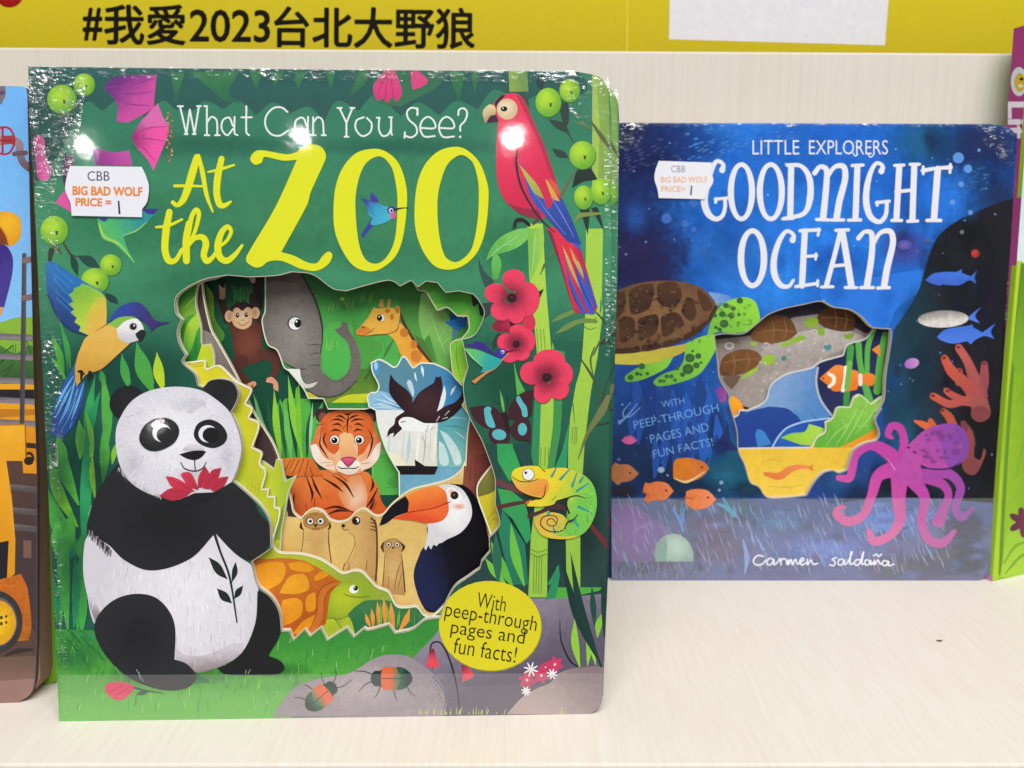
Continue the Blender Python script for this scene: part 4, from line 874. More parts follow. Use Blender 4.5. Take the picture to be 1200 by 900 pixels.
# sandy page with meerkats, toucan and tree trunks
H3 = (X('300,310! 237,331! 241,357.5 248,386 255.6,399.7 276.7,438 296,479.5 318.5,515.5 327.5,536 332,556 336.5,565 342,587 345,600 352.5,607! 360,599 369,595.5 379.5,599 387,608 397.5,611 408,608 417,599 427.5,595.5 439.5,603.5 448.5,602 459,590 480,574 504,567.5 526,561 540,550 544.5,540') + X('545,546! 547,510 550,488! 541,475! 560,440! 560,310!'))
q = page(2, H3); q.base('#d9b468', '#e2bf74', ('l', 0, 600, 0, 690), tx=.3)
q.p('230,300 250,300 360,610 337,600 300,540 230,400', '#4a4038', '#5c4c48', ('l', 0, 340, 0, 560)); q.p('237,386 258,395 290,450 270,450 238,410', '#8a7c78', '#766a64', ('l', 240, 390, 280, 440)); q.p('290,470 310,500 332,560 318,556 296,520', '#453634')
q.z(430, 420, 7.06); q.p('700,480 1060,480 1060,1000 810,1000 810,880 838,600', '#7a4034', '#8c4a3c', ('l', 830, 0, 980, 0)); q.z(420, 540, 5); q.p('605,-40 800,-40 780,330 690,300 600,130', '#8a4c3e', '#7a3c34', ('l', 610, 0, 720, 0))
for z in ('660,0 650,120', '690,-20 685,180', '640,-30 640,60'): q.s(z, [3, 5, 3], '#5c2c2a')
q.f('430,130! 530,92 600,30 622,-10! 612,135! 560,150 470,160', '#e8c98a', '#d8b468', ('l', 520, 60, 540, 150))
q.z(300, 560, 6.667)
q.p('190,300 345,310 350,620 180,600', '#e2c078', '#d8b064', ('l', 0, 300, 0, 560)); q.f('245,180! 275,140! 300,270! 340,310! 250,300!', '#3c2c30')
def meer(pts, sh): q.f(pts, '#d8b072', '#b88a50', sh, tx=.35)
q.f('350,585! 368,460 362,390 372,320 405,280 465,268 530,283 570,330 578,400 572,500 590,660!', '#caa060', '#dab674', ('r', 470, 480, 150, 240), tx=.3)
q.f('370,330! 400,285 465,268 530,283 570,335! 560,380 470,410 380,380', '#c0904c', '#a87840', ('r', 465, 360, 110, 100)); q.s('352,350 352,385 372,405', [10, 22, 6], '#3c2a20'); q.s('576,350 578,385 562,402', [10, 20, 6], '#3c2a20'); q.s('372,400 366,500 350,600', [4, 7, 5], '#8a5c34'); q.s('570,400 568,500 588,660', [5, 10, 8], '#7a4e2c'); q.s('462,275 468,300', 5, '#8a4a24')
for ex in (424, 505): q.e(ex, 338, 33, 31, '#6a4428'); q.e(ex, 338, 24, 24, '#ece8e0'); q.e(ex+(2 if ex < 450 else -2), 338, 14, 14, '#8a7468'); q.e(ex, 338, 10, 10, '#151210')
q.f('445,362! 485,362! 466,386!', '#2a1c18'); q.s('440,392 455,404 468,388 482,404 496,390', 4, '#4a3424')
q.f('680,750! 690,680 760,600 775,500 765,455 720,420 680,400 665,372! 700,345 735,310 780,275 850,265 910,290 940,340 940,420 950,560 945,700 950,840! 780,800!', '#d2a868', '#c2965a', ('l', 760, 500, 930, 500), tx=.3)
q.s('900,310 935,360 945,480 945,650 935,800', [10, 16, 14, 16, 14], '#5a3c28'); 
for i, yy in enumerate((320, 345, 372, 398)): q.s(f'888,{yy} 930,{yy+12}', [3, 10], '#4a3224')
q.e(782, 335, 34, 34, '#4a2e20'); q.e(784, 334, 24, 24, '#1c1410'); q.e(792, 330, 13, 17, '#f2f0ea'); q.e(782, 336, 10, 12, '#151210'); q.e(682, 374, 15, 14, '#2a1a16'); q.s('672,390 695,410 720,402', 5, '#4a3020'); q.s('720,425 765,460 772,520 730,620 690,690', [3, 5, 5, 5, 4], '#8a6238')
for z in ('725,720 728,660', '860,720 870,640', '680,720 692,660'): q.s(z, [6, 3], '#5a3c26')
q.f('985,900! 1000,760 1015,650 1005,590 985,545 1000,500 1040,478 1085,475 1130,500 1155,545 1135,610 1150,720 1165,820 1165,920!', '#d4ac6c', '#bc9056', ('r', 1070, 700, 120, 240), tx=.3)
q.s('1000,500 985,540 998,580', [8, 26, 6], '#5a3a24'); q.s('1130,505 1155,540 1138,575', [8, 22, 6], '#3c2820'); q.s('1008,600 1000,720 985,890', [4, 7, 6], '#6a4628'); q.s('1138,600 1152,740 1165,890', [5, 10, 10], '#4e3422'); q.s('1000,505 1040,480 1090,476 1130,502', 4, '#7a5430')
for ex in (1036, 1102): q.e(ex, 520, 24, 23, '#6a4a34'); q.e(ex, 520, 17, 17, '#e0d8cc'); q.e(ex, 521, 9, 9, '#1a1412')
q.f('1058,540! 1084,540! 1071,556!', '#241a16')
for z in ('1135,650 1100,760 1080,870', '1040,770 1030,880', '1140,740 1110,860'): q.s(z, [3, 6, 4], '#6e4a2c')
q.z(420, 540, 5)
q.f('365,530! 410,460 405,380 520,330 540,260 540,150! 600,140 660,180 700,250 740,350 765,500! 770,560! 720,640! 600,720! 500,880! 400,880 340,760 325,650', '#1d1d2c', '#121118', ('l', 380, 700, 620, 520)); q.f('365,530! 330,640 340,760 380,850 440,880! 490,860 530,700 500,520! 470,480', '#23274a', '#181828', ('l', 360, 640, 540, 560))
q.f('470,145! 540,138 600,160 640,210 665,280 655,350 600,420 520,460 490,480! 470,485 460,500! 440,490! 425,520! 410,495! 395,525! 385,510! 405,440 405,370! 480,350! 520,300! 525,240!', '#f2eff0', '#d6d2d6', ('r', 560, 300, 190, 190))
q.e(585, 262, 55, 26, '#e4a080', '#f0e8e6', ('r', 590, 268, 55, 26), rot=-12); q.e(545, 180, 30, 26, '#eab090', '#f2eff0', ('r', 545, 180, 30, 26)); q.e(572, 212, 36, 36, '#f6f4f4'); q.e(563, 202, 24, 24, '#35201c'); q.e(560, 198, 5, 5, '#8a7a78')
q.f('125,378! 150,310 230,235 330,180 430,150 470,147! 510,180 525,240! 440,275 300,298 200,335', '#f0863c', '#e2602c', ('l', 330, 180, 360, 300)); q.f('200,338! 300,300 440,277 528,240! 527,300 490,350 410,366 330,350 260,345', '#e0502c', '#ec6a38', ('l', 380, 350, 400, 280)); q.s('290,302 440,277 537,240', [4, 6, 6], '#a83020')
q.f('122,380! 150,312 210,250 275,205! 295,240 290,300! 220,325 165,365', '#191820'); q.s('250,345 330,352 400,372', [2, 5, 2], '#a87830'); q.s('540,135 620,150 680,210 735,340 765,480', [3, 8, 9, 8, 4], '#141319')
finish(q, H3, '#ece2c0', 3)
# splash page with the diving sea bird
W4 = ZP(390, 300, 5.217, '790,790! 745,735 700,692 620,655! 540,652 492,682! 450,622 422,612! 382,676 330,650 282,630 232,650! 240,710 278,790 265,830') + X('434,460 430,466 432,477! 440,481! 443,500 452,527 462,546! 468,553.5! 545,552! 560,590! 640,590! 640,310!')
H4 = [(150, 310, True), (150, 700, True), (470, 700, True), (467, 553.6, True)] + [w for w in W4[:-4]][::-1][1:] + [(560, 310, True)]
q = page(3, H4); q.base('#4f8cae', '#6ea4bc', ('l', 0, 430, 0, 480), tx=.35)
q.z(430, 420, 7.06)
q.f('10,30! 300,20! 600,30 850,300! 850,420! 0,420!', '#5a8a9c', '#3f86b8', ('l', 300, 150, 720, 250)); q.f('0,320! 90,270 200,300 300,400! 300,440! 0,440!', '#8fbcd8', '#5f9cc8', ('l', 60, 300, 200, 420)); q.p('20,10 95,10 110,110 60,150', '#4f92c8')
for z in ('40,390 120,380 260,420', '60,330 160,360 280,400', '20,410 140,405 240,425', '110,280 190,340 270,380'): q.s(z, [4, 22, 6], '#b4d2e2')
q.p('60,425 600,425 590,540 585,900 100,900', '#e6e6e2', '#dfdccc', ('l', 0, 450, 0, 900)); q.p('585,535 860,380 860,900 585,900', '#5aa6b0', '#7ab8b4', ('l', 600, 500, 800, 880))
q.f('600,590! 680,640 760,760 780,860 730,880 690,780', '#b8d6d6', '#d0e0de', ('l', 620, 600, 740, 860)); q.f('595,680! 640,720 680,850 650,890 600,860', '#c4dcda'); q.s('600,560 720,560 840,590', [3, 14, 3], '#3f94a4'); q.s('610,520 720,490 830,500', [3, 16, 3], '#8ac0cc'); q.s('720,600 780,640 815,670', [3, 12, 3], '#b0d4d4')
for x, w, col in ((180, 30, '#c8d4dc'), (230, 40, '#d8dde0'), (345, 34, '#b4ccd4'), (300, 20, '#cfd8da'), (420, 26, '#eeeeea'), (520, 22, '#d2d6d4'), (480, 14, '#b8bcb8'), (560, 24, '#efe8d4')): q.s(f'{x+10},{600} {x},{740} {x-12},{860}', [4, w, 6], col)
q.f('150,760! 260,800 330,880! 200,900!', '#ece4c8'); q.p('240,888 400,888 395,835 480,890 590,892 560,960 240,960', '#1f1c20')
q.f('262,520! 300,488 370,488 430,515 480,535 540,540 500,600 380,605 300,590 270,560', '#eef0ee'); q.f('640,220! 655,300 630,400 580,440! 600,360 625,280', '#e4e8ea')
q.f('195,130! 240,190 330,260 372,320 375,370! 440,280 540,215 562,180 570,148! 590,155 612,145! 625,230 610,330 580,440! 640,400 730,360 780,300 785,250! 800,300 790,390 720,470 640,520 560,535! 480,535 430,515 370,488 300,488 262,520 270,555! 290,580 250,620 215,655! 225,615! 195,625 165,655! 180,590 225,545 240,490 310,440! 230,350 185,270', '#452c30', '#2e1f24', ('r', 470, 350, 260, 240), tx=.3)
q.s('195,140 187,230 205,300', [3, 6, 3], '#1c1418'); q.s('375,372 440,280 560,200', [3, 5, 3], '#1c1418'); q.e(300, 524, 24, 5, '#7a7a80', rot=-14)
for z in ('600,480 575,520', '680,435 645,470', '665,488 625,500'): q.s(z, [10, 16, 6], '#b8aca8')
for z in ('490,605 510,550', '530,585 565,565', '460,640 490,740', '585,600 580,880'): q.s(z, [6, 10, 4], '#9a9c9c')
q.f('345,175! 370,190 392,270 385,325! 350,260 330,200', '#b8d4e2'); q.f('390,110! 405,130 415,195! 395,160', '#cfe2ec'); q.f('450,55! 470,90 470,160! 448,100', '#d4e6ee'); q.f('740,220! 720,270 690,310! 700,260', '#c4dcea'); q.f('70,15! 90,60 75,100 60,60', '#a8cce4')
finish(q, H4, '#e6ead8', 3)
# elephant and giraffe page
H5 = (ZP(200, 300, 5.217, '575,60! 575,330 556,400 590,540 650,580 690,680 722,705!') + ZP(300, 430, 7.06, '388,178 430,263! 557,265! 596,352! 900,353! 1005,330!') + X('455,500! 480,620! 150,620! 150,300!'))
q = page(4, H5); q.base('#4a9048', '#3f8a44', ('l', 0, 330, 0, 470), tx=.3)
q.z(200, 300, 5.217)
q.f('780,90! 1200,90! 1500,160! 1700,330 1700,700! 1200,897! 850,700!', '#356a38', '#4fa850', ('l', 0, 150, 0, 380)); q.f('925,480! 1000,400 1150,450! 1120,700! 1010,740 940,690', '#56b450', '#4cae4e', ('l', 0, 480, 0, 720))
rnd = random.Random(9)
for cx, cy in ((1000, 330), (1090, 320), (990, 560), (1280, 560), (1310, 400), (1200, 270)):
    for k in range(8): q.s(f'{cx+k*9-35},{cy+rnd.random()*20} {cx+k*9-40+rnd.random()*16},{cy-25-rnd.random()*35}', [3, 1.5], rnd.choice(('#86c060', '#3f8a40', '#a0c860')), cap=False)
q.e(1050, 262, 14, 10, '#a8c870'); q.s('1050,262 1075,300 1090,340', 4, '#8fb858')
q.f('840,897! 900,840 1050,790 1160,680! 1230,650! 1300,700! 1250,897!', '#4f7c34', '#6a8a30', ('l', 0, 700, 0, 880)); q.f('980,897! 1080,850 1230,840! 1250,897!', '#c4cc2c'); q.f('815,830! 880,840 905,870! 850,880!', '#c8b83c'); q.s('1190,750 1230,690 1240,660', [16, 20, 6], '#3f6a30'); q.s('1140,700 1200,660 1280,650', [3, 12, 4], '#35602c')
q.f('1110,380! 1120,500 1150,560 1100,700! 1200,690! 1230,650! 1300,560! 1220,480!', '#4f9a44')
q.f('560,100! 800,100! 840,200 890,290 920,390 930,480 922,580 920,680 960,745 1020,758 1075,720 1100,650 1098,580 1075,520 1030,480 1002,450! 1040,435! 1050,400! 1080,410! 1090,450 1130,520 1158,600 1162,680 1125,770 1040,840 960,856 880,840 830,810! 895,770! 830,780 790,700! 770,690! 700,655 670,600! 640,585 560,540!', '#8b8580', '#6f6864', ('r', 760, 500, 240, 380), tx=.5)
q.f('560,100! 760,100! 815,170 700,155 640,150 575,165!', '#5c5452'); q.f('690,130! 730,95! 790,100! 828,200 800,180 745,160', '#6c5c56'); q.s('800,110 880,260 922,400 928,500 915,600', [10, 14, 12, 8, 4], '#3f3a38'); q.s('700,655 770,690 830,690', [4, 10, 4], '#3a3432'); q.s('830,815 900,855 980,862 1060,835 1140,760', [4, 8, 8, 6, 4], '#4a4444'); q.s('935,720 1000,765 1060,750 1100,690', [3, 5, 5, 3], '#5c5652')
q.f('705,690! 790,690! 800,745 830,782 902,768! 870,800 820,808 780,780 735,740', '#eceae2', '#cfcabc', ('l', 780, 720, 820, 808))
for z in ('835,548 880,540 920,545', '850,602 890,592 915,595', '850,672 890,666 915,670', '1000,770 1010,790', '1040,760 1060,785', '1085,720 1110,735', '1100,640 1130,650', '1098,600 1128,605', '1090,560 1115,555'): q.s(z, [2, 5, 2], '#3f3a38')
q.e(760, 412, 46, 43, '#3a3634'); q.e(762, 413, 39, 38, '#f0eeee'); q.e(778, 412, 22, 27, '#141416'); q.e(770, 400, 6, 7, '#fff')
for i in range(70): x = 590+rnd.random()*300; y = 200+rnd.random()*420; q.s(f'{x},{y} {x+18},{y+3}', [1.6, 1], rnd.choice(('#7a7470', '#9a948e')), cap=False)
q.z(390, 300, 5.217)
q.p('400,120 560,200 530,400 560,520 620,640 400,640', '#3f7c3c', '#559a48', ('l', 0, 200, 0, 500))
q.f('540,230! 580,225 620,310 640,335! 690,340! 720,400 740,480! 720,530! 715,700! 650,660 600,580 550,500 525,380', '#8abf66', '#6aa850', ('l', 600, 320, 660, 640))
for z in ('580,260 620,420 690,600', '600,430 560,500', '640,520 700,420', '650,560 710,500'): q.s(z, [3, 6, 3], '#9ccb7c')
q.f('540,640! 560,520 590,480! 640,650!', '#4a8a40'); q.f('500,480! 560,520 620,640! 560,620', '#4a7a38'); q.f('640,310! 690,325! 660,335', '#e0dcc8')
q.f('390,480! 330,600! 300,640! 330,560!', '#3f8038')
for z in ('282,312! 290,270 306,264 312,312!', '330,312! 340,268 354,266 350,312!'): q.f(z, '#dca050')
q.f('410,330! 460,440 540,560 612,650! 600,660! 560,640 480,500 420,400', '#5c3428')
q.f('240,330! 250,312! 270,320 330,315 380,318 385,310! 408,305! 412,350 405,400! 440,440 500,540 590,650! 560,660! 495,685! 470,660 440,620! 415,600 380,520 335,475! 260,478 190,488 150,480! 145,460 180,420 220,370', '#edb64c', '#dc9a38', ('l', 300, 360, 520, 620), tx=.3)
q.f('145,465! 175,430 215,435 240,460! 190,488! 150,482', '#e0883a'); q.e(186, 435, 12, 7, '#a8582c'); q.e(165, 460, 6, 4, '#a8582c'); q.s('190,485 230,465 255,438', [3, 5, 3], '#7a3a20'); q.s('330,478 390,455 408,400', [3, 6, 3], '#6a3a24'); q.s('150,482 200,488 330,478', 4, '#8a4a24')
for x, y, rx, ry in ((335, 335, 16, 14), (362, 372, 12, 20), (436, 468, 26, 28), (510, 612, 34, 40), (495, 540, 22, 26)): q.e(x, y, rx, ry, '#c87a34', tx=.3)
q.f('375,318! 405,310! 408,345! 390,350', '#c8803c'); q.e(294, 378, 24, 22, '#4a2c1c'); q.e(298, 378, 19, 20, '#f0eeea'); q.e(288, 378, 15, 17, '#2a1a14'); q.e(284, 372, 4, 5, '#fff')
# little blue bird on the leaf
q.f('720,350! 745,365 780,375 810,360 828,375 826,410 800,440 760,450 720,430 680,402! 715,395!', '#2f86d8', '#2870c0', ('l', 700, 380, 820, 420)); q.f('715,350! 780,375! 720,395!', '#2c50a8'); q.f('735,450! 765,455! 745,500! 725,490!', '#5a7aa8'); q.e(800, 372, 7, 7, '#dfe8f0'); q.f('810,360! 835,330 828,360!', '#b89a3c'); q.f('822,360! 845,350 845,400 820,425!', '#d0c838')
finish(q, H5, '#dcdcc4', 3)
# deepest page: monkey, reeds, tiger
q = page(5, None); q.base('#1f5a3c', '#1c4a3a', ('l', 0, 330, 0, 460), tx=.3)
q.z(200, 300, 5.217)
q.p('180,120 600,120 580,480 460,480 280,300', '#1f5a3a', '#16402f', ('l', 0, 320, 0, 130)); q.f('215,170! 260,240 270,380 330,480 300,540! 240,430', '#84b03c', '#4f8a38', ('l', 240, 220, 290, 480))
for k in range(16): q.s(f'{390+k*7},{260+rnd.random()*40} {385+k*8},{170+rnd.random()*40}', [4, 2], rnd.choice(('#4a9a40', '#2f7a3c', '#5ca848')), cap=False)
for k in range(8): q.s(f'{270+k*9},{400+k*6} {310+k*9},{370+k*8}', [3, 9, 2], '#2a8050')
q.p('500,130 565,130 560,330 505,300', '#2c2426'); q.s('300,240 320,300 340,400', [40, 50, 30], '#3a2624'); q.f('295,175! 330,165 335,200 330,262 300,262!', '#c8a08a', '#b08470', ('l', 0, 170, 0, 260)); q.f('480,135! 520,135! 515,165 495,162', '#c09880'); q.p('300,150 335,150 330,200 300,180', '#2a2826')
q.f('345,390! 390,380 470,440 530,380 560,390! 560,540 550,640 480,660 400,650 385,560 370,470', '#7a4234', '#56302a', ('r', 470, 530, 130, 190), tx=.3); q.s('500,250 520,320 545,400', [40, 46, 30], '#40282a')
q.s('440,640 390,690 470,770 500,800', [80, 66, 40, 34], '#54302a'); q.s('560,600 640,620 640,700 610,760', [70, 66, 44, 34], '#5a342c'); q.f('470,780! 510,765 525,785 490,815! 470,800', '#d89a78'); q.f('590,745! 620,740 655,775 660,830! 630,810 625,780 585,770', '#d89a78'); q.s('500,790 490,830', 8, '#2c2020')
q.e(440, 350, 85, 68, '#3a2628'); q.e(358, 368, 26, 36, '#e0b48e'); q.e(520, 348, 26, 36, '#e0b48e'); q.e(363, 370, 14, 24, '#c89878'); q.e(515, 350, 14, 24, '#c89878')
q.f('385,330 410,315 440,335 470,312 498,330 500,380 490,425 445,448 395,430 375,385', '#ecc8a0', '#dcae82', ('r', 440, 370, 80, 90)); q.e(410, 362, 11, 15, '#2a1c18'); q.e(464, 360, 11, 15, '#2a1c18'); q.e(412, 358, 4, 4, '#fff'); q.e(466, 356, 4, 4, '#fff'); q.s('412,405 440,425 480,402', [3, 5, 3], '#8a5038'); q.e(434, 392, 4, 4, '#a06a4c'); q.e(448, 392, 4, 4, '#a06a4c')
q.z(300, 430, 7.06)
q.p('-200,260 500,260 500,900 -200,900', '#1d4a38'); q.p('170,330 200,262 215,300 240,262 450,262 470,760 220,760', '#58b048', '#4a9e44', ('l', 0, 280, 0, 740))
for x0, y0, x1, y1, w, b, col in ((140, 760, 0, 250, 60, -20, '#3f8a58'), (190, 760, -20, 220, 50, -30, '#7ab878'), (215, 770, 90, 240, 50, -24, '#26583c'), (210, 760, 150, 180, 60, -10, '#8cc83c'), (250, 760, 190, 260, 44, 4, '#2a5c3c'), (290, 760, 235, 290, 70, 8, '#6cba58'), (340, 760, 255, 250, 46, 10, '#1f4a34'), (390, 760, 265, 60, 60, -14, '#86c83e'), (375, 760, 355, 100, 50, -10, '#78be3e'), (420, 760, 480, 270, 50, -10, '#24503a'), (450, 760, 560, 270, 80, -20, '#58ac54'), (440, 700, 470, 280, 26, 0, '#90d090')):
    q.blade(x0, y0, x1, y1, w, b, col)
q.s('345,180 340,270', 30, '#6ab43c'); q.p('940,330 1250,330 1250,920 960,920', '#5cb454', '#6cbc58', ('l', 0, 400, 0, 800))
q.z(430, 540, 5); q.p('40,-40 420,-40 420,200 40,200', '#58b04c'); q.z(420, 540, 5); q.f('260,80! 520,65! 560,120! 240,190! 230,150', '#4f9cc4', '#3f8cbc', ('l', 300, 80, 320, 160))
for k in range(12): q.s(f'{160+rnd.random()*60},{90+k*6} {250+rnd.random()*20},{80+k*7}', [2, 4, 1], '#3a7a40', cap=False)
q.z(300, 560, 6.667)
q.f('230,310! 260,150 300,20 400,-60! 800,-60 880,-40! 950,60 980,180 1040,260! 1000,330! 760,330 560,340! 340,320', '#e07a3c', '#d4602c', ('l', 480, 0, 520, 300), tx=.4)
q.f('640,130! 700,30 780,-30 830,0 870,120 860,230! 780,260 700,230', '#e8c0a0', '#e0905c', ('r', 790, 160, 130, 170))
for z in ('390,-20 440,120 435,180', '430,-20 470,80 515,160', '520,0 620,60 680,110', '600,-20 700,50 765,155', '640,-30 720,30', '905,0 915,60 890,110', '950,80 900,180 860,230', '930,160 900,230 890,250', '940,190 915,250', '460,160 455,225', '390,210 400,260', '530,245 620,225 700,245 760,270', '560,285 640,255 720,262', '300,120 290,220 320,290'): q.s(z, [5, 22, 5], '#3a1e1a')
q.z(300, 430, 7.06)
q.f('215,755! 300,750 420,748 470,760! 560,900! 200,900!', '#e08038', '#cf6a30', ('l', 250, 750, 500, 880))
for z in ('290,765 245,850', '360,765 300,890', '400,755 350,890', '435,770 405,900', '450,830 470,900', '320,760 280,840'): q.s(z, [5, 24, 5], '#3a201a')
q.s('240,840 235,900', [6, 10], '#5a3828')
q.e(545, 400, 55, 60, '#3c2a2a', rot=-20); q.e(950, 405, 55, 62, '#3c2a2a', rot=20); q.e(558, 420, 38, 45, '#8a4a44', rot=-20); q.e(940, 425, 36, 46, '#8a4a50', rot=20)
q.f('450,640! 480,590 500,520 560,420 620,370 760,355 900,370 960,430 990,520 1030,600 1040,680 1000,760 960,830! 900,850 860,880 770,890 690,870 640,880 560,830! 500,780 455,700', '#f0c29a', '#e0763c', ('r', 760, 700, 330, 320), tx=.4)
q.f('540,450! 620,375 760,358 900,372 975,460 965,560! 900,700 840,740! 840,640 800,560! 700,560 690,680! 640,720 560,640', '#e4773a', '#d6622e', ('r', 760, 420, 240, 300), tx=.4)
q.f('690,560! 740,540 800,555! 820,660 840,750! 700,760! 690,660', '#eebc84', '#e8a870', ('l', 750, 560, 760, 750)); q.f('450,650! 500,640 560,740 640,780! 660,860! 560,830 480,760', '#f4e6d8', '#f0d0b4', ('l', 460, 700, 620, 800)); q.f('1035,620! 1000,640 940,740 860,790! 870,860! 960,820 1020,740', '#f4e6d8', '#f0d0b4', ('l', 1020, 700, 900, 800))
q.f('660,830! 690,780 770,770 850,780 865,830! 830,870 770,892 700,870', '#f2ece2', '#e4d4c0', ('l', 760, 780, 760, 880))
for ex in (652, 855): q.e(ex, 602, 43, 42, '#4a2418'); q.e(ex, 602, 38, 37, '#f4ece4'); q.e(ex-2, 606, 26, 26, '#1c1210'); q.e(ex-8, 596, 7, 7, '#fff')
q.f('703,758! 740,742 800,742 828,755! 790,800 765,818! 735,800', '#e05a80', '#c84468', ('l', 760, 745, 765, 815)); q.s('703,760 765,745 828,757', [4, 6, 4], '#3a1a20'); q.s('706,765 765,820 826,762', [6, 8, 6], '#3a1a20'); q.s('675,820 710,838 765,835 820,838 855,820', [4, 8, 7, 8, 4], '#2c1a18'); q.s('765,820 765,836', 6, '#2c1a18')
for z in ('755,375 765,400 757,470 757,550', '660,410 700,405 755,440', '850,400 800,410 765,440', '620,440 680,432 735,455', '890,435 830,432 785,452', '630,480 680,470 710,490', '890,490 850,470 815,475', '740,480 720,510', '780,480 790,510', '620,530 660,518 705,530', '880,525 840,515 810,535', '540,560 530,640 570,710 600,760', '580,540 560,600 590,670', '930,520 965,590 950,680 920,760', '960,560 945,640', '545,500 535,560', '725,382 760,392 800,375', '500,480 560,470'): q.s(z, [4, 16, 4], '#3a1d16')
for z in ('650,790 560,790 530,795', '650,805 580,815', '870,800 940,790'): q.s(z, 3, '#8a5a40')
finish(q, None)
# page block, back cover, spine
def local_ring(px, d): return [ZF.hit(x, y, d) for x, y in px]
bl = local_ring([(40, 86), (700, 95), (698, 828), (77, 838)], 0)
zr = rrect(bl[3][0]+.002, .0025, max(bl[1][0], bl[2][0]), bl[0][1], .010)
slab('page_block', zr, .0164, .0225, M_CORE, zoo, M_CORE)
zc = [ZF.hit(x, y, 0) for x, y in c.out]
M_GREEN = plain('green_board', '#4f9a4c', .35)
slab('back_cover', zc, .0230, .0258, M_GREEN, zoo)
x0 = zc[0][0]; zs = [p for p in zc]
top = ZF.hit(33, 78); 
mesh('spine', [(a, y, z) for y in (.0031, .0229) for a, z in ((-.0012, .001), (.003, .001), (.003, top[1]), (top[0]-.0006, top[1]))],
     [(0, 1, 2, 3), (4, 7, 6, 5), (0, 3, 7, 4), (1, 5, 6, 2), (0, 4, 5, 1), (3, 2, 6, 7)], plain('green_spine', '#2f7250', .35), zoo)
def zst(cv):
    cv.z(); cv.text('CBB', 102.5, 200.5, 128.5, 212, '#4a4a5c', .0)
    cv.bold('BIG BAD WOLF', 85.5, 219, 166.5, 229, '#e88a38', .5, 1.0); cv.bold('PRICE =', 89, 232.5, 130, 241.5, '#e88a38', .5, 1.0)
    cv.s('139,236 140,250', [2, 2.4], '#33334a')
price_sticker(ZF, X('82,194.5! 166,195.5! 171,206 174.5,219 172.5,236 166.5,245! 166.5,254.5! 84,252.8! 82.5,238 76.5,223 78,208'), zst, zoo)
film(ZF, [((31.5, 77), (104, 79), (86, 205), (38, 208), 30, 44, .0016), ((38, 208), (66, 208), (74, 520), (54, 520), 8, 80, .0008),
          ((54, 520), (68, 520), (82, 843), (70, 843), 4, 70, .0006), ((104, 78), (676, 83), (672, 97), (102, 92), 110, 4, .0012),
          ((655, 83), (714, 92), (716, 175), (668, 130), 14, 14, .0012), ((708, 160), (716.5, 150), (715, 420), (710, 420), 2, 34, .0005)],
     [((70, 791), (708, 789), (706, 826), (692, 836), (71, 845))], zoo)
# a second copy stands right behind it
def copy_tree(o, parent=None):
    n = o.copy(); COL.objects.link(n); n.parent = parent
    for ch in o.children: copy_tree(ch, n)
    return n
zoo2 = copy_tree(zoo)
pv = Vector((.2355, 0, 0))
zoo2.matrix_world = Matrix.Translation((.0032, .0275, 0)) @ ZF.M @ Matrix.Translation(pv) @ Matrix.Rotation(R(.8), 4, 'Y') @ Matrix.Translation(-pv)
zoo2['label'] = 'second green zoo picture book, mostly hidden behind the front copy'
# ------------------------------------------------------------------ blue ocean picture book
OF = Frame(ground(717, 680), ground(1160, 680), 4.2)
OOUT = parse('718,144! 900,144.5! 1160,145.5! 1182,150 1192,163 1193,182! 1174,470! 1161,655! 1158,672 1148,679.5! 717,680.5! 714,400!')
OH = (ZP(830, 330, 5.4545, '40,345! 100,335 220,335 300,280 380,215 480,175 600,150 720,128 800,165 900,180 970,220 1040,290 1100,302! 1165,305! 1160,400 1130,600 1120,750 1075,840') +
      ZP(840, 460, 5.4545, '1050,100 1010,170 1035,250 1020,300 950,320 880,360 850,420 830,492! 780,510 740,495 680,510 620,570 570,655! 420,670 320,665 270,600 215,570 180,460 140,370 130,240 80,60') +
      ZP(830, 330, 5.4545, '135,720 75,620 60,500'))
ocean = thing('picture_book', 'blue ocean picture book with white title, sea turtle and pink octopus on its cover', 'book', OF.M)
o = Canvas(OF, 0, OOUT, OH, .003, M_INK, plain('cover_fold_blue', '#26457f', .4))
o.base('#2478dc', '#1b3f82', ('l', 0, 240, 0, 560)); o.z()
SOFT = ((960, 270, 220, 155, '#2680e6', 1), (900, 330, 150, 90, '#2b8af0', .9), (1000, 180, 170, 60, '#2272da', .8), (1010, 340, 90, 60, '#2678dc', .8), (740, 170, 120, 90, '#1b1d48', 1), (730, 260, 110, 130, '#1a2560', .9), (800, 170, 90, 40, '#1c3a88', .6), (1150, 170, 110, 60, '#18285c', .95), (1080, 165, 60, 50, '#1f6a98', .7), (1170, 230, 60, 60, '#1b2a58', .8),
        (745, 300, 90, 60, '#2a2256', .9), (745, 255, 22, 30, '#2a5cb4', .7), (870, 300, 60, 60, '#3a86dc', .5), (836, 292, 40, 46, '#3a7cd0', .5), (760, 335, 70, 50, '#2a2658', .8), (1060, 290, 40, 34, '#4a4aa2', .8), (980, 300, 40, 20, '#1f58b4', .5), (900, 210, 40, 60, '#2f86ea', .4), (860, 270, 30, 60, '#2060c0', .4), (1000, 250, 60, 40, '#2e84ea', .4), (930, 160, 50, 20, '#2a7ad8', .5), (1060, 230, 30, 50, '#1f5cb8', .5),
        (800, 440, 90, 60, '#1f56b0', .8), (850, 480, 40, 90, '#2a6ec4', .6), (760, 470, 60, 70, '#1c3f90', .7), (740, 540, 70, 60, '#17315c', .8), (860, 545, 50, 60, '#1b5c80', .9), (790, 560, 60, 40, '#1a2c50', .8), (840, 500, 16, 40, '#1b2a68', .7), (730, 450, 30, 40, '#2a5cb4', .5))
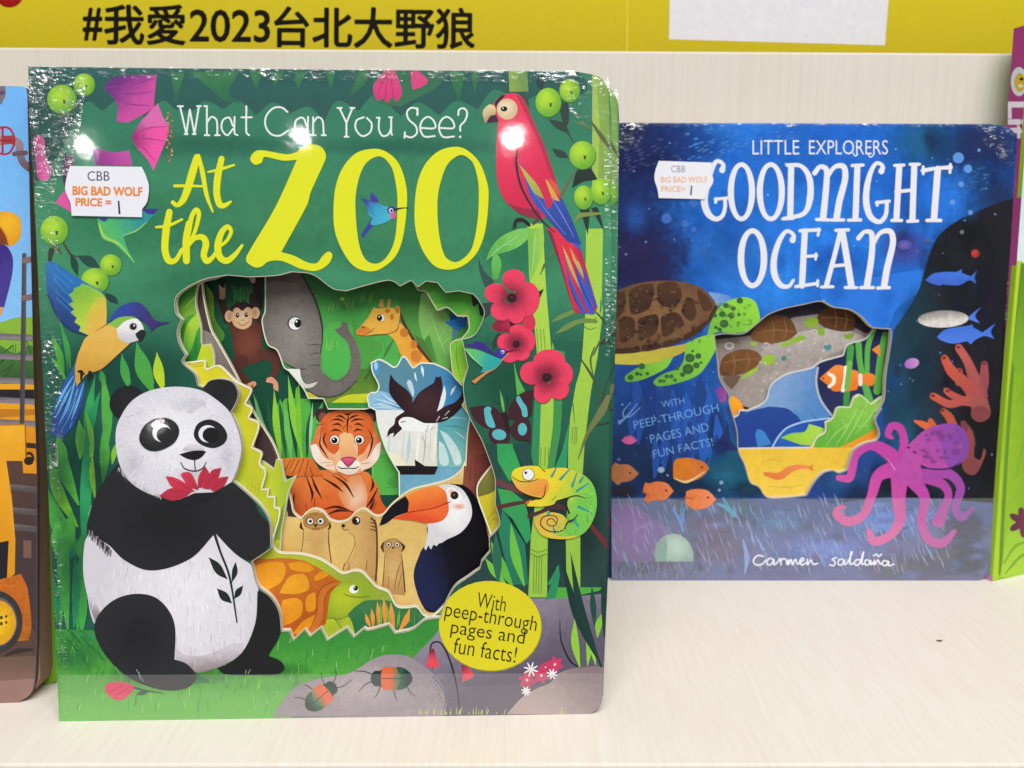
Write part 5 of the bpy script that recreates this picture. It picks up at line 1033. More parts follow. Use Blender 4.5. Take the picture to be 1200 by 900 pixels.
for q in SOFT: o.soft(*q, tx=.7)
o.f('1040,388! 1052,360 1075,343 1083,317 1000,330 960,345 1000,385!', '#2674d8')
o.f('1199,230! 1172,237 1149,246 1123,258 1104,272 1093,288 1083,318 1075,343 1057,373 1048,385! 1035,470 1040,560 1010,590! 1200,600!', '#1d3c50', '#17171f', ('l', 1045, 430, 1130, 420), tx=.5)
for q in ((1130, 300, 60, 60, '#1c2026', .8), (1150, 360, 50, 60, '#1f1e30', .7), (1075, 380, 30, 60, '#1d4050', .6), (1050, 450, 40, 70, '#1f4a68', .8), (1060, 520, 40, 60, '#1d5878', .8), (1080, 440, 26, 50, '#1a3448', .6), (1040, 560, 30, 34, '#121824', .9), (985, 560, 40, 30, '#27548e', .9), (1150, 520, 50, 80, '#131318', .8), (1010, 590, 40, 30, '#1a2438', .8), (1070, 580, 40, 30, '#10131c', .8), (1110, 590, 50, 20, '#14202c', .8)): o.soft(*q, tx=.7)
rnd = random.Random(31)
for i in range(120):
    x = 725+rnd.random()*440; y = 150+rnd.random()*430; w = 8+rnd.random()*22
    if x < 1050 and y < 390: col = rnd.choice(('#328ef0', '#1f68c8', '#2a80e0', '#2272d0')) if x > 810 else rnd.choice(('#1c1f4c', '#243a80', '#2a2a62'))
    elif x >= 1050: col = rnd.choice(('#1c1a24', '#20303c', '#161620', '#24283c')) if y > 260 else rnd.choice(('#1b3a78', '#1c2450', '#245a90'))
    else: col = rnd.choice(('#1a4a90', '#2460b4', '#16365c', '#1c5a80'))
    o.soft(x, y, w*.6, w*(.6+rnd.random()), col, .35, tx=.8)
rnd = random.Random(2)
for i in range(150):
    x = 728+rnd.random()*200; y = 202-(x-728)*.17-rnd.random()*34
    if y < 150: continue
    o.s(f'{x},{y} {x+2.5},{y-1.2} {x+5},{y-1.5}', [.5, 1.8, .6], '#3f7cc8' if x > 800 else '#3a4276')
for i in range(70):
    x = 1082+rnd.random()*75; y = 195+rnd.random()*30; o.s(f'{x},{y} {x+4},{y-1}', [1.2, .4], '#2f6aa8')
for x, y, r in ((1123, 185, 6.4), (1134, 198, 5), (1126, 216, 3.5), (1116, 237, 3.4), (1137, 249, 3), (1147, 176, 2), (781, 256, 6), (803, 262, 4.5), (813, 269, 3.5), (812, 238, 5), (811, 282, 2), (831, 287, 2)): o.e(x, y, r, r, '#5a90d4' if x > 1000 else '#3a68ba', tx=.1)
for i in range(130):
    x = 722+rnd.random()*450; y = 155+rnd.random()*420; r = .5+rnd.random()*.9; o.e(x, y, r, r, rnd.choice(('#5f96d8', '#4a78b8', '#7aa8e0', '#56688c')))
for i in range(26): 
    x = 730+rnd.random()*120; y = 430+rnd.random()*90; o.s(f'{x},{y} {x+2},{y+20} {x},{y+46}', [3, 12, 3], rnd.choice(('#1d4aa0', '#2257b0', '#183e82')))
o.e(1060, 287, 9, 6, '#7a5aa4', '#3f4ea2', ('r', 1060, 287, 9, 6)); o.e(1087, 282, 3, 2, '#5a5a6a'); o.e(1127, 272, 2.5, 2.5, '#6a706c')
# deep teal rock left of the opening
o.z(700, 480, 4.285)
o.f('600,170! 640,100 655,55! 668,150 710,205! 640,200', '#1c2a62'); o.soft(640, 330, 200, 150, '#1b5e7c', .9, tx=.8); o.soft(760, 400, 120, 60, '#173a50', .9, tx=.8); o.soft(480, 400, 200, 80, '#16304c', .8, tx=.8); o.soft(130, 410, 110, 50, '#241e28', 1, tx=.8); o.soft(620, 190, 60, 60, '#1c2a62', .8)
# fish, coral and octopus at the right
o.z(1000, 280, 6)
FB = '#3f6fd4'
o.f('505,290! 560,245 650,232 725,233! 765,210! 758,236! 800,255 830,262! 868,222! 850,270 864,318! 815,290 740,326 620,320! 612,328 550,315', FB, '#3a62c4', ('l', 640, 240, 640, 320))
o.f('585,690! 640,640 740,618 800,612! 835,600! 840,620! 905,658! 1000,592! 965,650 988,702! 920,682 850,712! 822,740 800,720 700,736 620,715', FB, '#4a78dc', ('l', 700, 620, 700, 730))
o.f('795,560! 830,530 898,478! 855,540 888,592! 850,580', '#4a7ad8'); o.e(630, 563, 178, 60, '#8c8884', '#d6d2ca', ('l', 630, 505, 640, 600), rot=-2, tx=.8); o.s('470,580 450,570 480,545', 4, '#6a6664')
o.e(856, 103, 30, 30, '#c23a2c', '#8c2a28', ('r', 850, 96, 40, 40)); o.e(410, 875, 52, 36, '#a868b8', '#c088c4', ('l', 370, 890, 450, 860), rot=-14)
o.z(1040, 370, 6)
for q, w, a, b in (('660,680 640,560 675,450 680,340', (130, 120, 74, 46), '#8c444c', '#a04c50'), ('650,560 600,420 560,320 500,225', (110, 78, 60, 56), '#8e444a', '#b4544e'), ('620,560 540,470 450,390 400,300', (110, 80, 74, 52), '#a04a4c', '#c4503c'), ('500,470 505,390', (50, 44), '#a84a48', '#b8523c'),
                   ('600,600 520,600 430,620 320,565', (80, 62, 54, 50), '#a64c4e', '#d05c38'), ('520,590 440,550 410,525', (50, 48, 40), '#b04e4a', '#c05038'), ('460,770 430,710 390,670', (60, 60, 44), '#b0503c', '#b84a38'), ('300,790 240,760 190,740', (60, 44, 18), '#d8663c', '#cc5a34'), ('330,790 300,740', (46, 40), '#c85a38', '#b85038'),
                   ('590,900 570,820 530,755', (56, 60, 40), '#74383e', '#8a4240')):
    o.s(q, w, a, b, ('l', 640, 640, 420, 330)); 
for x, y in ((497, 222), (397, 296), (318, 562), (420, 528), (385, 664), (678, 335), (505, 386)): o.e(x, y, 14, 11, '#6c2a28')
for i in range(20):
    t = i/20; o.s(f'{480+t*140},{240+t*250} {520+t*140},{225+t*250}', 3, '#c2706a'); o.s(f'{375+t*150},{330+t*150} {415+t*150},{300+t*150}', 3, '#cc6458')
o.f('590,600! 640,560 700,600! 722,690 680,740 620,740 590,690', '#9a5048', '#864246', ('l', 620, 600, 700, 740))
o.z(950, 480, 4.284)
o.f('750,250! 790,90! 815,130 820,240! 850,250 868,190! 878,215 845,300 815,328 770,310', '#8c4440', '#7a3c40', ('l', 0, 100, 0, 320)); o.e(850, 20, 48, 40, '#7e3c40')
# sea bed under the octopus
o.z(700, 480, 4.285)
o.f('50,450! 300,440 520,470 740,450 870,445 1000,440! 1180,470! 1300,455 1450,440 1600,442 1760,450! 2010,470! 2010,870! 40,870!', '#4a5c8c', '#5e6494', ('l', 0, 450, 0, 760), tx=.5)
for q in ((1450, 560, 330, 130, '#5f88d8', .95), (1150, 700, 420, 130, '#6a84d0', .9), (900, 560, 260, 90, '#5480b4', .8), (700, 500, 160, 70, '#3f6a84', .8), (560, 600, 200, 120, '#6a5a84', .8), (620, 700, 200, 100, '#6e6284', .8), (250, 760, 260, 90, '#565478', .8), (420, 500, 90, 60, '#3c6468', .8), (1850, 600, 160, 130, '#2c3658', .9), (1750, 760, 260, 120, '#505464', .9), (1500, 790, 240, 80, '#5c6074', .9), (1880, 740, 130, 110, '#343c5c', .9), (900, 800, 300, 60, '#6668a0', .7), (1640, 520, 120, 60, '#6a94e4', .7), (1400, 480, 120, 30, '#7aa0e8', .6)): o.soft(*q, tx=.9)
rnd = random.Random(41)
for i in range(70): o.soft(80+rnd.random()*1850, 490+rnd.random()*350, 20+rnd.random()*50, 14+rnd.random()*24, rnd.choice(('#7a90d0', '#4a5480', '#6a5c90', '#5a84c0', '#464a68')), .45, tx=.9)
o.f('60,480! 160,470 250,520 330,580 385,615! 330,660 270,760 60,760!', '#7f58a0', '#6c5894', ('r', 180, 580, 180, 160), tx=.5)
for q in ('100,760 120,640 90,540', '160,740 190,620 170,500', '220,760 240,640 230,540', '280,700 300,620', '130,690 200,600 280,560'): o.s(q, [3, 12, 3], '#9470b4', '#7a5aa0', ('l', 0, 500, 0, 760))
rnd = random.Random(12)
for i in range(240):
    x = 80+rnd.random()*1700; y = 480+rnd.random()*350
    col = rnd.choice(('#8a8fb8', '#7f9cc4', '#8fa8d0', '#7a86b4', '#9894b8'))
    o.s(f'{x},{y} {x-8-rnd.random()*8},{y-24} {x-14-rnd.random()*16},{y-44-rnd.random()*30}', [2, 4.5, 1.5], col, tx=.6)
for i in range(60):
    x = 60+rnd.random()*500; y = 800+rnd.random()*50; o.s(f'{x},{y} {x-30+rnd.random()*60},{y-50}', [6, 2], rnd.choice(('#5a5c7c', '#8488a8', '#74708e')))
o.s('430,610 415,560 380,500', [12, 18, 10], '#5a8ad0'); o.s('425,560 435,490', [12, 6], '#5a8ad0'); o.s('415,545 425,460', [10, 5], '#4f7cc4'); o.s('730,650 750,740 740,820', [6, 26, 8], '#7a96d4'); o.s('800,640 830,700', [5, 14], '#7f9ad4')
o.s('600,470 660,500 680,540', [10, 24, 8], '#4f9ab8'); o.s('630,440 680,520', [6, 14], '#56a0c0')
o.f('290,762! 288,700 325,640 390,621 450,655 480,715 480,762!', '#b4cabe', '#8aa4a0', ('r', 390, 690, 130, 110)); o.f('290,762! 290,690 330,640 350,670 345,762!', '#88a49e')
def fish(pts, a, b, ey):
    o.f(pts, a, b, ('l', ey[0]-90, ey[1], ey[0]+20, ey[1]), tx=.5); o.e(ey[0], ey[1], 6, 6, '#4a2a20')
fish('70,290! 90,265! 110,275 160,278 208,320! 170,355 120,365 105,380! 80,360! 70,345', '#a8683c', '#b87048', (165, 318)); fish('228,400! 240,365! 262,370! 300,360 350,370 382,408! 340,450 280,455 262,465! 235,455 245,425', '#d8703c', '#e07a48', (345, 405))
fish('380,340! 385,260 420,243 480,245 540,265! 562,295! 520,340 450,365 400,355', '#d0741c', '#c86a30', (525, 290)); fish('445,410! 470,400! 520,398 560,410 596,450! 560,485 510,500 480,500! 445,470', '#dc7a44', '#e88658', (555, 440))
o.s('385,345 450,362 540,310', [4, 12, 4], '#e8c490'); o.s('230,410 260,430', 8, '#b85c34'); o.s('440,440 480,445', 8, '#b85c34'); o.s('545,265 560,235', [10, 3], '#14283c')
o.e(320, 302, 17, 15, '#8fa8c8'); o.e(352, 330, 6, 6, '#7f98bc'); o.e(622, 366, 10, 10, '#7a9cb8'); o.e(612, 404, 7, 7, '#8aa8c0'); o.e(108, 250, 8, 8, '#4a6aa0')
for a in range(-60, 61, 24): o.e(160+22*math.sin(R(a)), 172-22*math.cos(R(a)), 8, 22, '#d05a98', rot=a)
o.s('110,70 160,20 200,-30', [10, 8, 4], '#6f94cc'); o.s('140,40 170,30 215,-10', [8, 6, 4], '#6f94cc'); o.s('135,45 130,10 165,-35', [7, 6, 3], '#6f94cc'); o.s('105,60 130,50', 8, '#6f94cc')
# octopus
o.z(950, 480, 4.284)
PK = ('#b8409c', '#cf5a9c')
G = ('l', 480, 300, 250, 620)
o.s('560,330 660,375 690,430 665,500 640,560', (70, 46, 38, 46, 66), '#a8409c', '#b84a9c', G); o.s('570,325 690,322 750,390 725,490 755,540 815,492', (56, 50, 44, 40, 44, 12), '#9c429c', '#8c449c', ('l', 600, 320, 800, 540))
o.s('450,260 468,170 450,95 405,82 388,125 410,142', (52, 40, 40, 36, 34, 16), *PK, G); o.s('440,270 380,210 300,178 225,225 205,310 190,345 140,342', (80, 66, 48, 44, 42, 40, 30), *PK, G)
o.s('440,290 340,330 305,430 260,530 185,560 130,525 145,490 175,490', (90, 60, 46, 44, 46, 44, 26, 10), *PK, G); o.s('445,330 440,450 445,560 390,635 315,660 290,610', (90, 66, 52, 42, 44, 28), *PK, G)
o.s('500,340 570,440 555,560 590,650 660,668 720,610', (80, 52, 50, 46, 44, 22), '#b0409c', '#b8489c', G)
o.f('485,180! 560,110 640,76 720,70 772,108 792,180 772,250 700,292 610,296 550,275! 560,330! 530,380 430,350 420,290 450,230', '#b0489e', '#8c449e', ('l', 560, 260, 740, 160), tx=.4); o.f('690,75! 740,80 782,130 790,200 760,262 690,290! 660,200 670,120', '#8844a0', '#7a3f98', ('l', 680, 0, 780, 0), tx=.4)
for i in range(40): o.soft(560+rnd.random()*190, 105+rnd.random()*160, 10+rnd.random()*24, 8+rnd.random()*16, rnd.choice(('#7a3a8c', '#c060b4', '#9a4aa4', '#6a3484')), .4, tx=1)
o.s('548,285 620,298 700,292 750,262', [3, 8, 8, 3], '#3a1c50'); o.e(520, 213, 10, 5, '#3a1440', rot=20); o.e(490, 190, 9, 5, '#3a1440', rot=20); o.s('380,240 420,300', [3, 8], '#d878c0')
# turtle
o.z(700, 310, 4.615)
o.f('600,148! 700,165 742,205 640,220', '#7a9ed8', '#5a86cc', ('l', 600, 0, 740, 0))
TG = ('#86c83e', '#6aac3c')
o.f('410,500! 370,560 250,620 160,634 152,602 240,545 330,510', *TG, ('l', 380, 500, 180, 620)); o.f('470,430! 560,390 640,375! 645,440 600,530 540,600 430,642 330,658 303,632 360,590 440,560 470,500', *TG, ('l', 600, 400, 350, 640))
o.f('640,250! 700,200 790,176 850,198 872,250 880,295! 830,352 740,372 650,365 590,400! 610,320', '#8ed03e', '#74b83c', ('l', 800, 200, 680, 360))
o.f('80,483! 300,460 482,428! 468,472 330,526 200,542 80,537!', '#d0c24a', '#b8a83c', ('l', 80, 0, 470, 0))
o.f('60,160! 180,113 300,90 430,90 540,115 612,170 655,232! 600,320 480,402 330,452 200,478 60,485!', '#86603c', '#6a4830', ('r', 330, 260, 340, 220), tx=.6)
for q in ('80,160! 150,140! 150,230 110,290 80,300!', '185,130 300,108 290,220 240,260 185,265 172,200', '330,105 420,95 455,150 440,210 400,235 335,210 322,150', '480,180 510,185 535,250 520,300 490,300 455,250', '540,125! 600,180 620,235 575,250 545,180', '120,300 150,280 200,300 195,390 130,420 115,350', '225,295 320,270 328,340 300,385 235,400 222,350', '350,280 430,260 470,320 440,350 360,390 345,330', '80,320! 100,330 100,420 80,430!'):
    o.f(q, '#3a241c', '#54341f', ('r', 330, 250, 330, 200), tx=.7)
for q in ('90,455 150,452 225,445 220,475 90,482', '245,435 340,428 342,452 250,470', '355,420 450,395 455,415 360,448', '465,385 530,350 545,370 470,410', '530,345 595,300 600,320 545,365', '600,290 635,220 648,235 610,310'): o.f(q, '#442a1e')
for x, y, r in ((500, 505, 26), (545, 495, 17), (490, 565, 30), (535, 545, 18), (430, 560, 13), (400, 605, 12), (375, 605, 12), (460, 595, 14), (340, 630, 11), (360, 630, 9), (560, 530, 8), (515, 468, 8), (420, 625, 10), (685, 320, 24), (675, 268, 18), (725, 275, 18), (735, 238, 14), (765, 272, 9), (695, 222, 16), (770, 195, 18), (660, 350, 12), (640, 340, 10), (635, 275, 12), (665, 355, 9), (240, 550, 18), (215, 590, 12), (180, 610, 16), (270, 590, 10), (235, 595, 9)): o.e(x, y, r, r*.92, '#3a6a34', '#2c5430', ('r', x, y, r, r))
o.s('785,328 830,322', [3, 4], '#4a7a2c')
for i in range(60): o.e(100+rnd.random()*500, 110+rnd.random()*330, 3, 3, rnd.choice(('#8a6a4c', '#a08060', '#2c1a14')))
for i in range(70):
    x = 90+rnd.random()*500; y = 110+rnd.random()*340
    if y > 130 and y < 470-(x-100)*.12 and x < 560: o.soft(x, y, 10+rnd.random()*22, 8+rnd.random()*16, rnd.choice(('#2a1a14', '#8a6844', '#5c3c26', '#1f1612')), .5, tx=1)
for i in range(30): o.soft(640+rnd.random()*190, 210+rnd.random()*130, 8+rnd.random()*14, 7+rnd.random()*10, rnd.choice(('#5a9a34', '#a4dc50', '#4a8a30')), .5, tx=1)
# butterfly fish by the opening
o.f('640,680! 660,660 700,680 695,735! 665,745', '#7c3a96', '#9a4a8c', ('l', 640, 700, 700, 720))
o.z(840, 460, 5.4545)
o.f('78,60! 60,100 90,200 130,300! 130,240 95,120', '#24407c')
# title
WT = '#e4e2ea'
o.z(800, 150, 3.636)
def ttl(lst):
    for q, w in lst: o.s(q, w, WT, tx=.05)
O2 = lambda x, y, rx, ry, ix, iy: o.f([(x+rx*math.cos(a*.3927), y+ry*math.sin(a*.3927), False) for a in range(16)], WT, tx=.05, hole=[(x+ix*math.cos(a*.3927), y+iy*math.sin(a*.3927), False) for a in range(16)])
ttl([('168,180 172,155 145,142 122,180 105,240 92,310 108,365 140,388 168,375 180,340 180,305', (26, 16, 18, 22, 26, 30, 28, 20, 18, 16, 16)), ('138,304 192,298', 13), ('142,300 140,318', 12)])
O2(250, 272, 58, 126, 32, 106); O2(375, 272, 60, 126, 34, 106)
ttl([('462,165 458,380', 26), ('445,158 505,163 540,215 542,300 515,365 430,386', (16, 18, 26, 28, 20, 14)), ('425,388 470,386', 12), ('562,192 585,165 612,178 612,240 598,385', (22, 18, 24, 26, 28)), ('612,220 645,168 685,165 692,215 668,310 655,385', (14, 18, 24, 26, 28, 28)), ('570,390 622,392', 14), ('632,392 685,392', 14),
     ('744,165 736,388', 26), ('722,160 768,158', 14), ('706,393 758,392', 14), ('846,185 852,162 826,150 802,185 785,250 782,320 800,378 838,400 865,370 870,315', (26, 16, 16, 20, 26, 28, 26, 20, 18, 16)), ('825,318 880,312', 14), ('828,315 828,330', 12),
     ('922,165 910,388', 26), ('986,160 978,392', 26), ('908,272 985,264', 15), ('902,160 942,158', 13), ('968,155 1008,155', 13), ('890,394 932,394', 14), ('958,398 1000,396', 14), ('1022,182 1080,172 1142,168', (18, 14, 18)), ('1024,165 1024,196', 12), ('1140,155 1138,190', 12), ('1086,175 1070,388', 28), ('1040,394 1098,394', 15)])
O2(297, 555, 63, 128, 35, 106)
ttl([('468,478 472,455 442,440 412,480 390,550 390,620 415,668 450,675 472,648', (26, 16, 16, 22, 26, 28, 24, 16, 12)), ('520,440 508,672', 26), ('500,438 582,434', 15), ('580,430 576,458', 12), ('515,548 570,544', 13), ('568,535 566,560', 11), ('482,676 575,662', 14), ('575,650 574,672', 12),
     ('672,440 650,530 612,672', (20, 20, 22)), ('680,440 700,560 718,672', (26, 28, 28)), ('642,588 705,582', 14), ('652,436 706,434', 14), ('590,678 640,676', 13), ('692,680 742,680', 13), ('748,470 775,442 805,452 805,540 785,672', (20, 16, 24, 26, 28)), ('805,510 840,448 885,442 895,490 870,600 858,672', (14, 18, 24, 26, 28, 28)), ('758,680 812,680', 14), ('830,682 880,680', 14)])
o.text('LITTLE', 297, 52, 496, 113, WT, -.004); o.text('EXPLORERS', 538, 52, 874, 113, WT, -.004)
o.s('788,108 800,125 815,112', 5, WT); o.s('725,106 735,120 745,112', 5, WT)
o.z(700, 310, 4.615)
PB = '#6fa0e0'
o.text('WITH', 346, 728, 470, 764, PB, -.008, -10); o.text('PEEP-THROUGH', 192, 798, 658, 842, PB, -.008, -12)
o.z(700, 480, 4.285)
o.text('PAGES AND', 262, 95, 560, 138, PB, -.008, -12); o.text('FUN FACTS!', 276, 172, 582, 212, PB, -.008, -12)
o.z(700, 620, 2.4)
for q in ('466,76 450,74 438,88 446,100 462,98 474,86', '494,84 482,82 476,96 486,100 496,86 496,100 508,90 512,82 514,84 516,100', '514,90 522,82 530,86 532,98', '536,86 536,100 544,84 548,100 556,84 562,98 570,92', '570,92 580,86 576,80 568,90 574,100 586,94', '590,84 590,100 600,86 606,98 618,96',
          '672,80 660,84 668,92 664,102 652,100', '692,86 680,84 676,98 686,100 694,86 694,100 704,92', '704,92 716,64 712,64 710,98 720,94', '738,86 726,86 722,98 732,100 740,88 748,62 742,98 750,96', '766,88 754,86 752,98 760,100 768,88 768,100 776,92', '778,86 778,100 788,86 794,98 800,94', '776,74 784,70 790,76 798,70', '816,90 804,88 800,98 810,102 818,90 818,102 832,98'):
    o.s(q, 4.2, '#e6e4f2', tx=.05)
o.z(); o.s([(x, y, q) for x, y, q in OH], 2.2, '#a8a498', closed=True, tx=.1)
o.build('front_cover', ocean)
# pages
OP = [(730, 340), (1140, 340), (1130, 640), (730, 640)]
def opage(k, hole=None): return Canvas(OF, .0032+.0022*k, [(x, y) for x, y in OP], hole, .0018, M_PAGE)
def ofin(cv, hole, w=2.6, rim='#d2d4d0'):
    cv.z()
    if hole: cv.s([(x, y, q) for x, y, q in hole], w, rim, closed=True, tx=.1)
    cv.build('page', ocean)
OH1 = X('800,525.5!') + ZP(840, 460, 5.4545, '100,357! 350,352 600,350! 640,285 690,250 690,190! 740,160 770,95 850,92! 875,30 910,10') + ZP(830, 330, 5.4545, '935,740 975,722 1040,782! 1110,732 1230,700!') + X('1080,345! 800,345!')
q = opage(0, OH1); q.base('#e2b93e', '#e6c24c', ('l', 0, 520, 0, 590), tx=.35); q.z(840, 460, 5.4545)
q.f('620,352! 640,290 690,250 690,190 740,160 770,95 850,90 880,30 960,-20 1100,-40! 1100,200! 1000,245 900,300 780,352!', '#62a83c', '#86bc4c', ('l', 900, 330, 920, 60), tx=.4); q.f('780,352! 900,295 1000,240! 1060,200! 1060,400! 850,420! 870,352!', '#e0962c', '#d88a28', ('l', 850, 300, 1000, 260))
for z in ('700,340 760,260 840,200', '760,340 830,230 900,100', '820,320 890,200 960,60', '700,300 720,240', '880,270 960,180 1020,100', '900,220 960,210', '800,170 830,230', '880,110 900,180', '960,40 950,140'): q.s(z, [3, 7, 3], '#a2d074')
for z in ('280,450 350,430 420,440', '250,500 280,480', '330,600 450,605 560,590', '340,420 420,410'): q.s(z, [2, 4, 2], '#b8923c')
q.s('310,520 400,535 470,490 540,475 600,482', [26, 50, 44, 30, 14], '#d8743c', '#e08a50', ('l', 300, 0, 600, 0)); q.f('590,475! 620,455! 610,478 622,500! 600,495', '#d8743c')
ofin(q, OH1, 2.4, '#dcd8c0')
OH2 = X('800,526!') + ZP(830, 330, 5.4545, '190,850! 200,822 250,820 360,765 400,660 500,590 660,550 720,510 860,470! 890,400 1000,365 1055,300!') + X('1000,345! 800,345!')
q = opage(1, OH2); q.base('#2c4a94', '#24408c', ('l', 0, 440, 0, 520)); q.z(830, 330, 5.4545)
q.f('200,880! 270,815 360,765 400,655 500,585 700,545! 740,640 800,850! 700,890 560,850! 500,810 390,798! 260,830', '#7a9cc8', '#4f80bc', ('l', 430, 700, 720, 800), tx=.3); q.f('540,820! 640,850 760,850! 720,900! 600,900!', '#4f86c0'); q.f('660,830! 670,860 720,885 690,890', '#2c50a0')
q.f('700,545! 720,510 860,470 890,400 1000,365 1060,290! 1250,290! 1200,900! 820,900! 790,860! 720,760 690,650', '#24284e', '#2c3058', ('l', 700, 600, 900, 800))
q.z(830, 330, 5.4545)
for z, w in (('880,800 890,650 910,420', (36, 40, 44)), ('960,400 970,520 1000,650 1030,760', (40, 36, 40, 50)), ('1060,300 1020,420 1015,600', (30, 34, 30)), ('1130,340 1100,500 1080,700', (40, 44, 50))): q.s(z, w, '#3f8e3c', '#5aa848', ('l', 880, 0, 980, 0))
q.f('710,620! 760,575 810,535! 850,535 900,560 950,570 970,600! 1010,585 1050,590 1068,610 1050,665 1010,660! 970,640 950,690! 900,700 850,700! 800,700 760,660', '#e8863a', '#e07428', ('l', 830, 540, 830, 700)); q.s('770,590 800,610 800,645 772,672', [20, 24, 24, 18], '#f0e4d4'); q.s('878,550 880,620 860,695', [26, 34, 26], '#f0e4d4'); q.s('972,600 972,655', 26, '#eadccc')
q.f('1045,435! 1095,400! 1100,480!', '#e88438'); q.s('885,680 895,600 905,520', 34, '#6ab04c'); q.e(735, 618, 6, 6, '#2a1a14'); q.s('700,550 690,650 720,760 800,870', [12, 14, 14, 12], '#aab4c4')
q.z(840, 460, 5.4545)
q.f('355,350! 390,280 450,225 560,190 720,165! 720,360! 350,360!', '#2a5cb0', '#2450a8', ('l', 400, 300, 600, 200)); q.s('355,348 395,280 450,225 560,186 720,164', 10, '#a8c4e4'); q.f('408,288! 480,260 560,250 590,200! 690,230! 640,330 540,335! 470,310', '#92c23c', '#a8d04c', ('l', 430, 290, 660, 220)); q.f('245,270! 260,235 300,250 350,330! 260,350!', '#3f7cc4')
ofin(q, OH2, 2.4, '#cdd2d6')
q = opage(2, None); q.base('#a89c98', '#948884', ('r', 930, 450, 90, 60), tx=.7); q.z(830, 330, 5.4545)
q.p('0,0 1250,0 1250,300 1000,330 760,200 540,230 400,330 230,350 60,370 0,380', '#2a2836', '#34303a', ('l', 0, 100, 0, 330))
q.f('760,300! 900,320 1000,360 900,420! 700,500! 420,560! 300,480 560,330', '#b4aaa6', '#a09692', ('l', 600, 300, 600, 520), tx=.7)
for t in ('70,560! 90,490 160,445 250,432 320,455 345,490! 300,550 220,590 120,605 80,600!', '270,340! 320,270 400,220 480,215 540,260 570,330! 520,370 420,395 330,390 280,370', '690,240! 720,190 790,160 880,170 935,220 935,310! 860,320 760,300 710,270'):
    q.f(t, '#7a5230', '#5a3a24', ('r', 300, 400, 500, 400), tx=.8)
for z in ('90,520 200,500 330,490', '150,450 170,520 160,600', '240,440 260,500 240,580', '300,330 420,310 560,320', '400,225 420,310 410,390', '480,220 500,310 480,370', '720,230 820,230 930,250', '800,170 820,230 810,310', '870,175 885,240 870,315'): q.s(z, [3, 7, 3], '#8f6a42')
for z in ('345,490! 380,465 425,480 425,520! 380,535 345,525', '200,630! 250,580 320,540! 310,570 250,610', '455,400! 520,370 600,340! 625,365 560,390 480,420', '265,385! 310,390 300,410 270,405', '610,260! 650,228 700,240 700,280! 640,298', '690,290! 740,300 740,340 705,340', '860,340! 930,330 920,360 880,365'): q.f(z, '#94b83c', '#7ca034', ('l', 300, 0, 900, 0))
q.f('90,610! 200,600 190,640 150,690! 110,650', '#6a5444'); 
for x, y, r, col in ((135, 410, 24, '#d8d4d4'), (368, 410, 22, '#b8b0ae'), (680, 320, 14, '#ccc8c8')): q.e(x, y, r*1.25, r, col); q.e(x, y, r*.85, r*.62, '#a09490')
q.e(483, 490, 16, 18, '#3f8088'); q.e(764, 418, 24, 22, '#4a8a8c')
for i in range(60): q.e(330+rnd.random()*450, 380+rnd.random()*330, 5+rnd.random()*8, 4+rnd.random()*5, rnd.choice(('#b8aeac', '#8c8284', '#a49a9c', '#c4bcb8')))
q.f('130,760! 150,730! 200,760 245,840! 270,900! 160,900!', '#f0a428', '#e89424', ('l', 140, 740, 220, 880)); q.p('215,830 260,860 280,960 225,960', '#1f1c24'); q.p('240,850 275,880 270,900 235,950', '#d83a5c')
q.z(840, 460, 5.4545); q.p('60,60 205,95 240,330 150,340', '#23202a'); q.f('80,50! 110,20! 180,110! 140,200! 100,170', '#f0a428', '#e88c20', ('l', 90, 40, 150, 190)); q.f('150,290! 165,210! 205,140 215,170 180,300!', '#dc3a58'); q.f('130,110! 160,130! 150,250! 135,200', '#e0603c')
q.p('140,300 320,352 140,352', '#b0a094'); q.f('210,100! 300,90 440,96 520,160 600,180! 600,360! 250,360! 235,240', '#2a3f9c', '#24388c', ('l', 300, 100, 400, 340)); q.f('240,260! 265,235 310,260 360,350! 260,352!', '#3f80c8')
ofin(q, None)
oc = [OF.hit(x, y, 0) for x, y in o.out]
xs = [p[0] for p in oc]; zs = [p[1] for p in oc]
slab('page_block', rrect(min(xs)+.003, .0025, max(xs)-.006, max(zs)-.003, .010), .0100, .0175, M_CORE, ocean)
slab('back_cover', oc, .0178, .0205, plain('blue_board', '#23407c', .35), ocean)
mesh('spine', [(a, y, z) for y in (.0031, .0177) for a, z in ((min(xs)+.0002, .001), (min(xs)+.004, .001), (min(xs)+.004, max(zs)-.0005), (min(xs)+.0002, max(zs)-.0005))],
     [(0, 1, 2, 3), (4, 7, 6, 5), (0, 3, 7, 4), (1, 5, 6, 2), (0, 4, 5, 1), (3, 2, 6, 7)], plain('blue_spine', '#1f2f66', .35), ocean)
def ost(cv):
    cv.z(); cv.text('CBB', 786.5, 194, 803, 202, '#8a86a0', 0); cv.text('BIG BAD WOLF', 774.5, 207, 829, 214, '#e8a06a', .008); cv.text('PRICE=', 775, 218, 803, 225, '#e8a06a', .008); cv.s('810.5,218 809.5,228', [1.6, 2], '#44445a')
price_sticker(OF, X('772,188.5! 834,190.5! 833,200 836,212 830,224! 826,233.5! 772,232! 770.5,222 767,210 768,200'), ost, ocean)
film(OF, [((717, 144), (760, 144), (750, 178), (717, 172), 14, 10, .0012), ((750, 144), (1150, 145.5), (1150, 149), (750, 148), 90, 2, .0008), ((1140, 145), (1186, 150), (1192, 200), (1160, 180), 12, 12, .001), ((1189.5, 185), (1192, 185), (1161, 655), (1159.5, 655), 1, 40, .0002)],
     [((717, 584), (1166, 584), (1160, 660), (1150, 679), (717, 680))], ocean)
